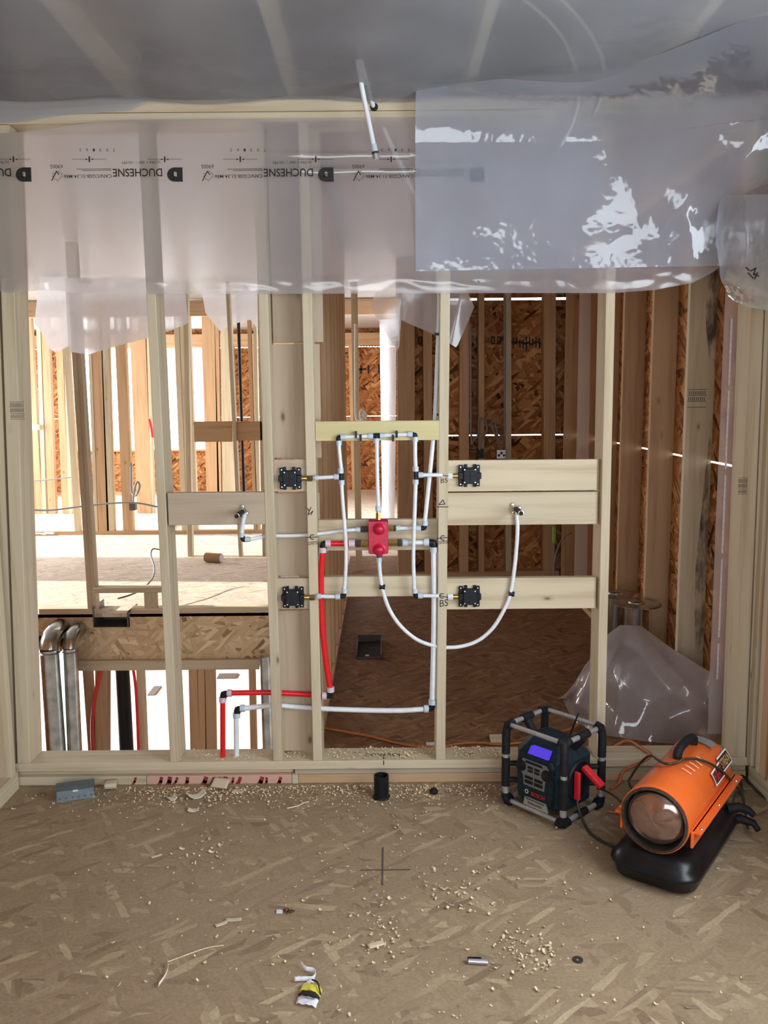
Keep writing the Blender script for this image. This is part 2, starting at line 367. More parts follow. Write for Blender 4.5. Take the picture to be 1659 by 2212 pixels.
# right exterior wall: sheathing with a daylight slit, studs
wr = tag(empty('wall_right', (1.7, 5.6, 0)), 'right outside wall of strand board between deep brown studs', 'wall', kind='structure')
for (y0, y1, z0, z1) in ((3.72, 7.8, -.4, 1.322), (3.72, 7.8, 1.333, 3.65), (-1.5, .5, -.4, 3.65), (2.6, 3.72, -.4, 3.65), (.5, 2.6, -.4, .95), (.5, 2.6, 2.3, 3.65)):
    box('sheathing', OSBY, wr, 1.70, 1.712, y0, y1, z0, z1)
for y in (4.46, 5.05, 5.66, 6.27, 6.88, 7.45): box('stud', FZ if y > 4.7 else LZ, wr, 1.56, 1.70, y, y+.038, .04, ZT, bevel=.002)
box('bottom_plate', FY, wr, 1.56, 1.70, 3.75, 7.69, 0, .04)
box('top_plate', FY, wr, 1.56, 1.70, 3.75, 7.69, ZT, ZC)
wn = tag(empty('wall_near', (1.6, 3, 0)), 'right wall of the near room with pale studs and bottom plate', 'wall', kind='structure')
for y in (2.64, 3.05, 3.34, 3.38, 3.42, 3.46, 3.50, 3.54): box('stud', LZ if y != 3.42 else FZ, wn, 1.575+(.02 if y in (3.38, 3.5) else 0), 1.70, y, y+.038, .08, ZC, bevel=.002)
box('bottom_plate', LY, wn, 1.575, 1.70, -1.3, 3.56, 0, .038, bevel=.002); box('bottom_plate', LY, wn, 1.575, 1.70, -1.3, 3.56, .04, .078, bevel=.002)
# back wall of the hall
wb = tag(empty('wall_back', (1, 7.7, 0)), 'back outside wall of dark strand board with bright daylight slits', 'wall', kind='structure')
for z0, z1 in ((-.4, 1.322), (1.333, 2.50), (2.522, 3.65)): box('sheathing', OSBX, wb, .12, 1.712, 7.69, 7.702, z0, z1)
for a, b_, w_, mt in ((860, 858, .15, FZ), (917, 914, .075, FZ), (992, 994, .082, FZ), (1034, 1034, .05, FZ), (1093, 1092, .05, LZ), (1174, 1176, .1, FZ)):
    stud(wb, 7.55, (a, 1240), (b_, 650), w_, .138, .12, ZT, mt, bevel=.002)
box('bottom_plate', FX, wb, .12, 1.56, 7.55, 7.688, 0, .12); box('top_plate', FX, wb, .12, 1.56, 7.55, 7.688, ZT, ZC)
m = MB()
for i, px in enumerate(range(1102, 1172, 7)):
    h = 6+random.random()*16
    stroke(m, [P(px, 728+random.random()*8, 7.688), P(px, 736+h, 7.688)], .012); stroke(m, [P(px-3, 738+random.random()*6, 7.688), P(px+4, 738+random.random()*8, 7.688)], .012)
for px in (1030, 1040, 1062, 1075, 905): stroke(m, [P(px, 728, 7.688), P(px+6, 728, 7.688), P(px+6, 742, 7.688), P(px, 742, 7.688), P(px, 728, 7.688)], .01)
m.build('stencil_mark', INK, wb)
# hallway's right side beyond the corner
wh = tag(empty('wall_hall', (.5, 11, 0)), 'right side of the far hallway with a tall window', 'wall', kind='structure')
for (y0, y1, z0, z1) in ((7.7, 9.5, -.4, 3.65), (13.2, 15.5, -.4, 3.65), (9.5, 13.2, 2.5, 3.65), (9.5, 13.2, -.4, .35)): box('sheathing', OSBY, wh, .5, .512, y0, y1, z0, z1)
box('stud', LZ, wh, .13, .5, 7.75, 7.79, .0, ZC)
# far wall with window openings
YF = 15.3
wf = tag(empty('wall_far', (-3, YF, 0)), 'far outside wall of orange strand board with window openings', 'wall', kind='structure')
X = lambda px: P(px, 850, YF).x
wins = [(30, 62), (160, 345), (364, 442)]
zs0, zs1 = .78, 2.545
edges_ = [-6.6]+[X(v) for wv in wins for v in wv]+[.6]
for i in range(0, len(edges_), 2):
    for z0, z1 in ((0, 1.328), (1.34, 2.535), (2.55, 2.6)): box('sheathing', OSBX, wf, edges_[i], edges_[i+1], YF, YF+.012, z0, z1)
for wv in wins: box('sheathing', OSBX, wf, X(wv[0]), X(wv[1]), YF, YF+.012, 0, zs0)
box('header', FX, wf, -6.6, .6, YF-.14, YF+.02, 2.56, 2.77); box('sheathing', OSBX, wf, -6.6, .6, YF, YF+.012, 2.77, 3.65); box('bottom_plate', FX, wf, -6.6, .5, YF-.14, YF, 0, .04)
for px in (64, 100, 148, 352, 446, 470, 505, 548, 572, 640, 700, 760): stud(wf, YF-.14, (px, 1040), (px-8, 740), .06, .138, .04, 2.56, FZ, bevel=0)
m = MB()
for px in range(776, 822, 6): stroke(m, [P(px, 735, YF-.003), P(px+4, 747, YF-.003)], .03); stroke(m, [P(px, 741, YF-.003), P(px+5, 739, YF-.003)], .03)
for px in (780, 796, 818): stroke(m, [P(px, 790, YF-.003), P(px, 806, YF-.003)], .03)
stroke(m, [P(776, 798, YF-.003), P(790, 797, YF-.003)], .03); m.build('stencil_mark', INK, wf)
for k, wv in enumerate(wins):
    wo = tag(empty('window_%d' % (k+1), (X((wv[0]+wv[1])/2), YF, zs0)), 'bright unglazed window opening in the far wall, %s' % ('narrow one at far left', 'the widest one', 'the one right of the second stud')[k], 'window', kind='structure')
    x0, x1 = X(wv[0]), X(wv[1]); m = MB().box(x0, x1, YF-.1, YF+.03, zs0-.03, zs0).box(x0, x1, YF-.1, YF+.03, zs1, zs1+.03).box(x0-.03, x0, YF-.1, YF+.03, zs0, zs1).box(x1, x1+.03, YF-.1, YF+.03, zs0, zs1); m.build('window_frame', FX, wo)
# left outside wall with openings the sun comes through
wl = tag(empty('wall_left', (-6.6, 9, 0)), 'far left outside wall with window openings', 'wall', kind='structure')
for (y0, y1, z0, z1) in ((3, 6.3, -3.1, 3.65), (6.3, 8.1, -3.1, .9), (6.3, 8.1, 2.45, 3.65), (8.1, 9.3, -3.1, 3.65), (9.3, 13.9, -.4, .65), (9.3, 13.9, 2.35, 3.65), (13.9, 15.5, -.4, 3.65), (15.3, 15.5, -3.1, 3.65)):
    box('sheathing', OSBY, wl, -6.62, -6.6, y0, y1, z0, z1)
# near room left and rear walls, attic ends, lower storey walls
wq = tag(empty('wall_side', (-1.72, 1, 0)), 'left wall of the near room with pale studs on a bottom plate', 'wall', kind='structure')
box('sheathing', OSBY, wq, -1.735, -1.723, -1.5, 3.74, 0, 3.65)
for y in (.4, .8, 1.2, 1.6, 2.0, 2.4, 2.8, 3.2, 3.5): box('stud', LZ, wq, -1.72, -1.60, y, y+.038, .076, ZC, bevel=.002)
box('bottom_plate', LY, wq, -1.72, -1.60, -1.3, 3.56, 0, .038, bevel=.002); box('bottom_plate', LY, wq, -1.72, -1.60, -1.3, 3.56, .04, .078, bevel=.002)
wz = tag(empty('wall_rear', (0, -1.4, 0)), 'wall behind the camera with a wide window opening', 'wall', kind='structure')
for (x0, x1, z0, z1) in ((-1.75, -1.35, 0, 3.65), (1.15, 1.75, 0, 3.65), (-1.35, 1.15, 0, .85), (-1.35, 1.15, 2.4, 3.65)): box('sheathing', OSBX, wz, x0, x1, -1.4, -1.385, z0, z1)
ws = tag(empty('wall_lower', (-3, 15.4, -3.1)), 'walls of the storey below', 'wall', kind='structure')
box('sheathing', CONC, ws, -6.6, 3, 15.3, 15.4, -3.1, -.4); box('sheathing', CONC, ws, 2.9, 3, 3, 15.3, -3.1, -.03); box('sheathing', CONC, ws, -6.6, 3, 3.0, 3.05, -3.1, -.03); box('sheathing', OSBX, ws, -6.6, -1.74, 3.72, 3.74, -.03, 3.65)
m = MB().box(-6.6, 3, 6.75, 15.4, -.34, -.3); m.build('lower_ceiling', OSBX, ws)

# attic joists over the near room, seen through the plastic
for k, x in enumerate((-1.0, -.35, .345, 1.03)):
    o = box('ceiling_joist', LY, None, x-.019, x+.019, -1.38, 3.80, ZC+.016, ZC+.105)
    tag(o, 'pale %s ceiling joist seen hazily through the ceiling plastic' % ('leftmost', 'second from left', 'third from left', 'rightmost')[k], 'joist', 'ceiling joists above the plastic')

# ================================================================== PLUMBING WALL
pw = thing('plumbing_wall', 'pale timber stud wall with blocking boards carrying the white and red water tubing', 'stud wall', (0, YW, 0))
SD = .14
box('bottom_plate', LX, pw, -1.72, 1.70, YW, YW+SD, .066, ZP, bevel=.003)
box('shim_strip', lumber('grey_ply', 'x', (.42, .37, .28, 1), (.3, .26, .2, 1)), pw, -.40, 1.575, YW+.012, YW+SD, .041, .063)
box('shim_strip', LX, pw, -1.72, -.41, YW+.03, YW+SD, .041, .063)
box('sole_board', FX, pw, -.385, 1.575, YW+.004, YW+SD, .001, .04, bevel=.002)
box('end_block', LX, pw, -.412, -.386, YW+.003, YW+SD, .001, .04)
bd = box('sole_board', PINKB, pw, -1.05, -.414, YW+.004, YW+SD, .001, .04, bevel=.002); box('sole_board', LX, pw, -1.72, -1.052, YW+.004, YW+SD, .001, .04, bevel=.002)
m = MB(); yb = YW+.0032
for i, px in enumerate((290, 345, 362, 377, 402, 441, 456, 470, 484, 500, 514, 560, 573, 602)):
    a, b_ = P(px-4+(i*7 % 5), 1696, yb), P(px+3+(i*5 % 4), 1681, yb); stroke(m, [a, (a+b_)/2+Vector((.003, 0, 0)), b_], .010+.004*(i % 3))
m.build('red_spray_mark', REDS, pw)
box('top_plate', LX, pw, -1.60, 1.575, YW, YW+SD, ZT+.002, ZT+.04, bevel=.003); box('top_plate', LX, pw, -1.60, 1.575, YW, YW+SD, ZT+.042, ZC, bevel=.003)
W1 = [((37, 1640), (2, 640), .055), ((367, 1640), (316, 640), .038), ((590, 1640), (557, 640), .040), ((676, 1640), (652, 640), .040), ((942, 1640), (951, 640), .040), ((1289, 1560), (1310, 600), .038), ((1590, 1500), (1622, 700), .052), ((1619, 1500), (1652, 700), .045)]
for a, b_, w_ in W1: stud(pw, YW, a, b_, w_, SD, ZP, ZT, LZ)
stud(pw, YW+.01, (6, 1640), (-32, 640), .055, .12, ZP, ZT, LZ)
def wboard(a, b_, y, t, mat=LX, name='blocking_board', bev=.003):
    A, B = P(a[0], b_[1], y), P(b_[0], a[1], y); return box(name, mat, pw, A.x, B.x, y, y+t, A.z, B.z, bevel=bev)
wboard((364, 1063), (574, 1135), YW+.002, .038, PSHX)
# boarded bay between the close studs
yb = YW+.075
for y0, y1, dy in ((264, 740, .012), (743, 990, 0), (1064, 1244, .004), (1318, 1622, .0)): wboard((590, y0), (690, y1), yb+dy, .02, PSHZ, 'backing_board', .0015)
wboard((592, 992), (664, 1062), YW+.014, .03, PSHX); wboard((598, 1249), (674, 1316), YW+.014, .03, PSHX)
wboard((681, 908), (950, 953), YW+.001, .038, YEL); wboard((688, 1121), (946, 1190), YW+.062, .038); wboard((690, 1244), (946, 1290), YW+.034, .038)
wboard((964, 992), (1291, 1061.9), YW+.03, .038, bev=.0015); wboard((964, 1062.1), (1291, 1135), YW+.03, .038, bev=.0015); wboard((962, 1247), (1288, 1317), YW+.03, .038)
# felt-pen notes on studs
m = MB(); ys = YW-.0008
def pen(px, *segs, wd=.0028):
    for s_ in segs: stroke(m, [P(px+a, b_, ys) for a, b_ in s_], wd)
C = lambda x, y, r: [(x+r*math.cos(t), y+r*math.sin(t)) for t in [-.9-k*.55 for k in range(9)]]
pen(0, [(944, 1027), (968, 1028)], [(948, 1023), (952, 1031), (958, 1024)], [(945, 1286), (967, 1290)], C(955, 1287, 5), [(944, 1095), (968, 1095)], [(948, 1090), (957, 1080), (961, 1089), (948, 1090)], [(945, 1163), (968, 1161)], C(957, 1162, 5), [(664, 1161), (686, 1160)], C(675, 1160, 5), [(664, 1098), (668, 1104), (672, 1096)], [(668, 1104), (666, 1112), (676, 1104), (672, 1112)], wd=.0032)
for body, x0, x1, y0, y1 in (('BS', 950, 968, 1296, 1311), ('BS', 952, 967, 1034, 1044), ('control', 947, 968, 1166, 1176), ('control', 665, 686, 1167, 1178)):
    A, B = P(x0, y1, ys), P(x1, y0, ys); add_text(m, body, lambda u, v: Vector((A.x+(B.x-A.x)*u, ys, A.z+(B.z-A.z)*v+.004*u)))
A, B = P(788, 1634, YW+.05), P(868, 1618, YW+.05); zt = ZP+.001
add_text(m, 'CONTROL', lambda u, v: Vector((A.x+(B.x-A.x)*u, YW+.045+.03*v, zt))); add_text(m, 'BS', lambda u, v: Vector((.365+.025*u, YW+.05+.02*v, zt)))
stroke(m, [(-.011, YW+.015, zt), (-.011, YW+.06, zt)], .004, (0, 0, 1)); stroke(m, [(-.011, ys, ZP-.002), (-.011, ys, ZP-.018)], .004)
m.build('pen_note', INK, pw)
def stampmark(px, py, w_, h_, y, parent):
    m = MB(); A = P(px, py+h_, y); B = P(px+w_, py, y); q = lambda u, v: Vector((A.x+(B.x-A.x)*u, y, A.z+(B.z-A.z)*v))
    for v in (0, .33, 1): stroke(m, [q(0, v), q(1, v)], .0016)
    for u in [i/9 for i in range(9)]:
        stroke(m, [q(u, .42), q(u+.05, .62)], .0022); stroke(m, [q(u+.02, .7), q(u+.02, .92)], .0022); stroke(m, [q(u, .08), q(u+.06, .25)], .0018)
    m.build('grade_stamp', STAMP, parent)
stampmark(24, 868, 28, 38, YW-.0007, pw); stampmark(1594, 1032, 22, 36, YW-.0007, pw)
m = MB()
for y, z in ((4.46, 1.7),):
    for k in range(4): stroke(m, [(1.565, y-.0006, z-.03*k), (1.66, y-.0006, z-.03*k)], .003)
    for k in range(9): stroke(m, [(1.57+.01*k, y-.0006, z-.01), (1.574+.01*k, y-.0006, z-.025)], .004); stroke(m, [(1.57+.01*k, y-.0006, z-.04), (1.57+.01*k, y-.0006, z-.055)], .004)
m.build('grade_stamp', STAMP, wr)
# dark mould streak on the first hall stud
t2 = NT('mould_stain'); t2.b.inputs['Base Color'].default_value = (.1, .08, .06, 1); t2.b.inputs['Roughness'].default_value = .9
_c = t2.coord((14, 14, 5)); _n = t2.noise(_c.outputs[0], 1.0, 5, .65); _r = t2.ramp(_n.outputs[0], [(.42, (0, 0, 0, 1)), (.62, (.75, .75, .75, 1))]); t2.l(_r.outputs[0], t2.b.inputs['Alpha'])
m = MB().grid(lambda u, v: Vector((1.698-(.035+.04*abs(lum((0, 0, v*4), 1.5))+.02*math.sin(v*9))*(1-u), 4.4588, .3+2.3*v)), 4, 40)
m.build('mould_stain', t2.m, wr)

# ------------------------------------------------------------------ plumbing
R1, R2 = .0083, .0118
def TP(l, y): return [P(a, b, y) for a, b in l]
def collar(parent, px, py, d, y, r=.0122, ln=.02, mat=COLL):
    c = P(px, py, y); v = Vector(d)*ln/2; return MB().cyl(c-v, c+v, r, 16).build('collar', mat, parent, True)
def elbow(parent, px, py, d1, d2, y, r=.0102, ln=.016):
    c = P(px, py, y); a, b = Vector(d1), Vector(d2); return MB().tube([c+a*ln, c+a*.006, c+(a+b)*.001, c+b*.006, c+b*ln], r, 12).build('elbow', BLK, parent, True)
def tee(parent, px, py, d1, d2, d3, y, r=.0102, ln=.016):
    c = P(px, py, y); a, b, e = Vector(d1), Vector(d2), Vector(d3); return MB().cyl(c+a*ln, c+b*ln, r, 12).cyl(c, c+e*ln, r, 12).build('tee', BLK, parent, True)
def nut(parent, px, py, d, y, r=.013, ln=.016, mat=BRASS, seg=6, name='brass_nut'):
    c = P(px, py, y); v = Vector(d)*ln/2; return MB().cyl(c-v, c+v, r, seg).build(name, mat, parent)
L, RT, U, D = (-1, 0, 0), (1, 0, 0), (0, 0, 1), (0, 0, -1)
yl = YW-.010
lp = thing('spray_loop_tubing', 'white tubing loop with black tees feeding the four black spray valves', 'water pipe', P(813, 940, yl))
elbow(lp, 731, 945, RT, D, yl); tee(lp, 813, 941, L, RT, D, yl); elbow(lp, 897, 939, L, D, yl)
pipe('tube', TP([(740, 944), (806, 942)], yl), R1, PEXW, lp); pipe('tube', TP([(820, 941), (890, 938)], yl), R1, PEXW, lp)
for px, py, d in ((741, 944, RT), (801, 942, RT), (826, 941, RT), (886, 938, RT), (732, 957, D), (813, 952, D), (897, 949, D)): collar(lp, px, py, d, yl)
for px, dy in ((769, -3), (779, 4), (849, 4), (857, -4)):
    c = P(px, 942+dy, yl-.004); box('pipe_clip', BLK, lp, c.x-.0045, c.x+.0045, c.y-.008, YW, c.z-.014, c.z+.014, bevel=.001)
pipe('tube', TP([(732, 960), (734, 985), (737, 1014)], yl), R1, PEXW, lp); collar(lp, 736, 1017, D, yl); tee(lp, 737, 1029, U, D, L, yl); collar(lp, 727, 1030, L, yl); collar(lp, 738, 1042, D, yl)
pipe('tube', TP([(722, 1030), (690, 1032), (677, 1032)], yl), R1, PEXW, lp); collar(lp, 684, 1032, L, yl, ln=.014)
pipe('tube', TP([(738, 1047), (740, 1080), (744, 1130), (747, 1175), (747, 1225), (744, 1272)], yl), R1, PEXW, lp)
collar(lp, 744, 1276, D, yl); elbow(lp, 743, 1288, U, L, yl); collar(lp, 730, 1289, L, yl); pipe('tube', TP([(724, 1289), (684, 1288)], yl), R1, PEXW, lp); collar(lp, 690, 1288, L, yl, ln=.014)
pipe('tube', TP([(814, 957), (815, 1020), (817, 1096)], yl), R1, PEXW, lp); collar(lp, 817, 1098, D, yl)
pipe('tube', TP([(897, 954), (897, 985), (898, 1010)], yl), R1, PEXW, lp); collar(lp, 898, 1013, D, yl); tee(lp, 898, 1026, U, D, RT, yl); collar(lp, 909, 1026, RT, yl); collar(lp, 898, 1041, D, yl)
pipe('tube', TP([(914, 1026), (950, 1026)], yl)+[P(952, 1026, YW+.01)], R1, PEXW, lp)
pipe('tube', TP([(898, 1046), (896, 1100), (894, 1160), (893, 1210), (895, 1272)], yl), R1, PEXW, lp); collar(lp, 896, 1276, D, yl); elbow(lp, 897, 1288, U, RT, yl); collar(lp, 908, 1287, RT, yl)
pipe('tube', TP([(914, 1287), (948, 1287)], yl), R1, PEXW, lp)

# crimson mixing valve
vc = P(817, 1160, YW)
mv = thing('mixing_valve', 'crimson two-dome shower mixing valve mounted in the middle of the stud wall', 'shower valve', vc)
def rrect(cx, cz, w_, h_, r, y, n=5):
    o = []
    for qx, qz, a0 in ((1, 1, 0), (-1, 1, PI/2), (-1, -1, PI), (1, -1, 1.5*PI)):
        for k in range(n+1): a = a0+PI/2*k/n; o.append(Vector((cx+qx*(w_/2-r)+r*math.cos(a), y, cz+qz*(h_/2-r)+r*math.sin(a))))
    return o
MB().loft([rrect(vc.x, vc.z, .084, .142, .01, YW+.05), rrect(vc.x, vc.z, .084, .142, .01, YW-.012), rrect(vc.x, vc.z, .078, .136, .008, YW-.018)]).build('valve_cover', REDV, mv, True)
for py in (1142, 1187):
    c = P(819, py, YW-.018); MB().lathe([(.027, -.001), (.027, .006), (.022, .008), (.018, .016), (.016, .026), (.012, .03), (0, .031)], (c.x, YW-.017, c.z), (0, -1, 0), 24).build('dome', REDV, mv, True)
for px, py in ((804, 1129), (829, 1129), (805, 1171), (830, 1171)):
    c = P(px, py, YW-.018); MB().cyl((c.x, YW-.0165, c.z), (c.x, YW-.0195, c.z), .003, 10).build('screw', DARKM, mv)
yv = YW+.018
nut(mv, 817, 1115, U, yl, .011, .03); nut(mv, 817, 1107, U, yl, .0095, .012, SCRW, 12, 'crimp_ring')
nut(mv, 787, 1143, L, yv, .014, .03, DARKM, 6, 'union_nut'); nut(mv, 846, 1141, L, yv, .013, .02); nut(mv, 853, 1141, L, yv, .0135, .012, DARKM, 6, 'union_nut')
nut(mv, 789, 1175, L, yv, .0155, .035); nut(mv, 774, 1174, L, yv, .017, .02, DARKM, 6, 'union_nut'); nut(mv, 849, 1172, L, yv, .0155, .034); nut(mv, 863, 1172, L, yv, .017, .018, DARKM, 6, 'union_nut')
nut(mv, 819, 1201, U, YW+.012, .012, .012, DARKM, 12, 'union_nut')

# hot supply in red
hs = thing('hot_supply_tubing', 'red hot water tubing rising through the plate to the crimson valve', 'water pipe', P(480, 1645, YW+.06))
y3 = YW+.02; yn = YW+.055
pipe('tube', TP([(768, 1174), (707, 1174)], y3), R2, PEXR, hs); collar(hs, 760, 1174, L, y3, .0165, .026, COLP); collar(hs, 709, 1174, L, y3, .0165, .022, COLP)
elbow(hs, 698, 1175, RT, D, y3, .0145, .022); collar(hs, 697, 1188, D, y3, .0165, .022, COLP)
pipe('tube', TP([(697, 1194), (694, 1240), (694, 1300), (697, 1360), (703, 1420), (713, 1485)], y3), R2*1.08, PEXR, hs)
collar(hs, 714, 1489, D, y3, .0165, .022, COLP); elbow(hs, 713, 1502, U, L, y3, .0145, .02); collar(hs, 701, 1503, L, y3, .0165, .02, COLP)
pipe('tube', [P(703, 1502, y3), P(685, 1501, y3+.02), P(660, 1500, yn), P(585, 1496, yn), P(500, 1497, yn)], R2, PEXR, hs)
collar(hs, 496, 1497, L, yn, .0165, .02, COLP); elbow(hs, 482, 1499, RT, D, yn, .0145, .02); collar(hs, 481, 1511, D, yn, .0165, .022, COLP)
a = P(481, 1516, yn); MB().cyl(a, (P(480, 1640, yn).x, yn, .0), R2, 14).build('tube', PEXR, hs, True)
# cold supply in white
cs = thing('cold_supply_tubing', 'white cold water tubing rising beside the red one and crossing to the right stud', 'water pipe', P(510, 1645, YW+.06))
pipe('tube', TP([(870, 1172), (928, 1172)], y3), R2*.9, PEXW, cs); collar(cs, 876, 1172, L, y3, .0165, .022); collar(cs, 921, 1171, L, y3, .0165, .022)
elbow(cs, 937, 1172, L, D, y3, .0145, .022); collar(cs, 937, 1187, D, y3, .0165, .022)
pipe('tube', TP([(937, 1193), (938, 1300), (937, 1400), (934, 1510)], y3), R2*1.05, PEXW, cs); collar(cs, 934, 1516, D, y3, .0165, .022); elbow(cs, 933, 1530, U, L, y3, .0145, .022); collar(cs, 921, 1531, L, y3, .0165, .02)
pipe('tube', TP([(915, 1532), (860, 1535), (780, 1534), (700, 1531)], y3)+[P(670, 1529, y3+.02), P(640, 1527, yn), P(590, 1524, yn), P(528, 1530, yn)], R2*.95, PEXW, cs)
collar(cs, 524, 1530, L, yn, .0165, .02); elbow(cs, 512, 1532, RT, D, yn, .0145, .02); collar(cs, 511, 1545, D, yn, .0165, .022)
a = P(510, 1550, yn); MB().cyl(a, (P(510, 1640, yn).x, yn, 0), R2*.95, 14).build('tube', PEXW, cs, True)
# left tub/shower outlet and its tube
def outlet(px, py, y, label, ang):
    c = P(px, py, y); t = thing('pipe_stub_outlet', label, 'pipe outlet', c)
    m = MB()
    for k in range(3):
        a = ang+k*2*PI/3; e = Vector((math.cos(a)*.019, -.002, math.sin(a)*.019)); m.cyl(c+e+Vector((0, .003, 0)), c+e-Vector((0, .003, 0)), .0085, 12); m.box(-.004, .004, -.003, .003, 0, .019, Matrix.Translation(c) @ Matrix.Rotation(PI/2-a, 4, 'Y'))
    m.cyl(c+Vector((0, .004, 0)), c-Vector((0, .024, 0)), .0135, 16).cyl(c-Vector((0, .012, 0)), c-Vector((0, .012, .022)), .0105, 12); fl_ = m.build('drop_ear_elbow', NICK, t, True)
    for k in range(3):
        a = ang+k*2*PI/3; e = c+Vector((math.cos(a)*.019, -.005, math.sin(a)*.019)); MB().lathe([(.0055, 0), (.005, .002), (0, .003)], e, (0, -1, 0), 10).build('screw', SCRW, fl_, True)
    np_ = MB().cyl(c-Vector((0, .02, 0)), c-Vector((0, .155, 0)), .0105, 18).build('black_nipple', BLKR, t, True)
    MB().lathe([(.0106, .0), (.0109, .003), (.0092, .0035), (.0092, -.001)], c-Vector((0, .152, 0)), (0, -1, 0), 18).build('thread_end', SCRW, np_, True)
    MB().cyl(c-Vector((0, .1500, 0)), c-Vector((0, .1558, 0)), .0090, 14).build('bore', GAPM, np_)
    return c
eo = YW-.002
outlet(525, 1104, eo, 'black pipe stub on a brass elbow screwed to the left blocking board', PI/2); outlet(1113, 1098, YW+.026, 'black pipe stub on a brass elbow screwed to the right blocking board', 2.2)
lt = thing('left_outlet_tubing', 'white tubing with black elbow running from the left pipe stub behind two studs', 'water pipe', P(523, 1160, eo))
yo = eo-.012
collar(lt, 527, 1113, D, yo, .012, .02); pipe('tube', TP([(527, 1116), (524, 1135), (522, 1152)], yo), R1*1.1, PEXW, lt); collar(lt, 522, 1155, D, yo); elbow(lt, 524, 1166, U, RT, yo); collar(lt, 535, 1165, RT, yo)
pipe('tube', [P(540, 1165, yo), P(560, 1161, yo+.03), P(580, 1158, YW+.036), P(640, 1157, YW+.036), P(690, 1153, YW+.03), P(735, 1147, yv), P(772, 1144, yv)], R1*.95, PEXW, lt); collar(lt, 774, 1144, L, yv, .0115, .018)
ct = thing('cold_drop_tubing', 'white tubing dropping from the top plate down beside the middle stud to the valve', 'water pipe', P(916, 1141, yv))
collar(ct, 860, 1141, L, yv); pipe('tube', TP([(863, 1141), (903, 1141)], yv), R1, PEXW, ct); collar(ct, 904, 1141, L, yv); elbow(ct, 917, 1141, L, U, yv); collar(ct, 918, 1130, U, yv)
pipe('tube', TP([(918, 1126), (925, 1060), (934, 970)], yv)+[P(940, 890, YW+.055), P(945, 760, YW+.07), P(948, 610, YW+.09), P(930, 500, YW+.11), P(890, 405, YW+.11), P(845, 310, YW+.1), P(822, 258, YW+.09)], R1*1.05, PEXW, ct)
for py in (722, 896): c = P(944, py, YW+.06); box('pipe_clip', BLK, ct, c.x-.012, c.x+.014, c.y-.012, c.y+.01, c.z-.005, c.z+.005)
# right shower loop
rl = thing('right_outlet_tubing', 'white tubing looping down from the crimson valve and up to the right pipe stub', 'water pipe', P(990, 1398, YW))
yr = YW+.014
pipe('tube', TP([(819, 1204), (821, 1240), (828, 1280), (843, 1320), (868, 1355), (905, 1384), (950, 1397), (992, 1397), (1032, 1384), (1065, 1356), (1090, 1315), (1103, 1280), (1111, 1230), (1116, 1180), (1118, 1140), (1116, 1112)], yr), R1*1.02, PEXW, rl, 12, 8)
collar(rl, 819, 1209, U, yr, .0115, .02)
for px, py in ((825, 1268), (1104, 1283)): c = P(px, py, yr); MB().cyl(c+Vector((-.011, 0, .002)), c+Vector((.013, 0, -.001)), .0115, 12).build('pipe_clip', BLK, rl)

def spray_valve(px, py, y, mir, label):
    c = P(px, py, y); t = thing('spray_valve', label, 'spray valve', c, 'black spray valves on the wall')
    k = .00191; b = lambda x0, x1, z0, z1, d0, d1: (c.x+min(mir*x0, mir*x1)*k, c.x+max(mir*x0, mir*x1)*k, y-d1, y-d0, c.z+z0*k, c.z+z1*k)
    m = MB()
    for q in ((-23.5, -14, -23.5, 23.5, 0, .014), (14, 23.5, -23.5, 23.5, 0, .014), (-15, 15, -18, 18, 0, .018), (-11, -4, -25, 25, 0, .010), (9, 16, -25, 25, 0, .010), (-25, -14, -8, 8, .0, .03), (14, 26, -7, 7, 0, .026)): m.box(*b(*q))
    mp_ = m.build('mounting_plate', BLK, t, bevel=.0025)
    cv_ = box('cover', simple('dark_blue_black_plastic', (.010, .014, .022, 1), .5, spec=.25) if 'cov' not in _txt else _txt['cov'], t, *b(-14, 16, -17, 17, .016, .034), bevel=.004)
    m = MB(); m.box(*b(.2, 1.8, -16, 16, .033, .0352)); m.box(*b(-13, 15, -.8, .8, .033, .0352)); m.build('cover_groove', GAPM, cv_)
    for x, z, d in ((-19, 19, .014), (19, 19, .014), (-19, -19, .014), (19, -19, .014), (-11, 14, .034), (12, 14, .034), (-11, -14, .034), (12, -14, .034)):
        q = Vector((c.x+mir*x*k, y-d, c.z+z*k)); MB().lathe([(.0031, 0), (.0028, .001), (.0, .0014)], q, (0, -1, 0), 10).build('screw', SCRW, cv_ if d > .02 else mp_, True)
    a = Vector((c.x-mir*23*k, y-.013, c.z)); MB().cyl(a, a-Vector((mir*.026, 0, 0)), .0105, 14).build('brass_stem', BRASS, t, True)
    a = a-Vector((mir*.026, 0, 0)); MB().cyl(a, a-Vector((mir*.022, 0, 0)), .0135, 6).build('union_nut', NICK if mir < 0 else PEXW, t)
spray_valve(1013, 1027, YW+.029, 1, 'black spray valve on the upper right blocking board')
spray_valve(1013, 1287, YW+.029, 1, 'black spray valve on the lower right blocking board')
spray_valve(628, 1033, YW+.013, -1, 'black spray valve in the boarded bay, the upper one on the left')
spray_valve(634, 1289, YW+.013, -1, 'black spray valve in the boarded bay, the lower one on the left')

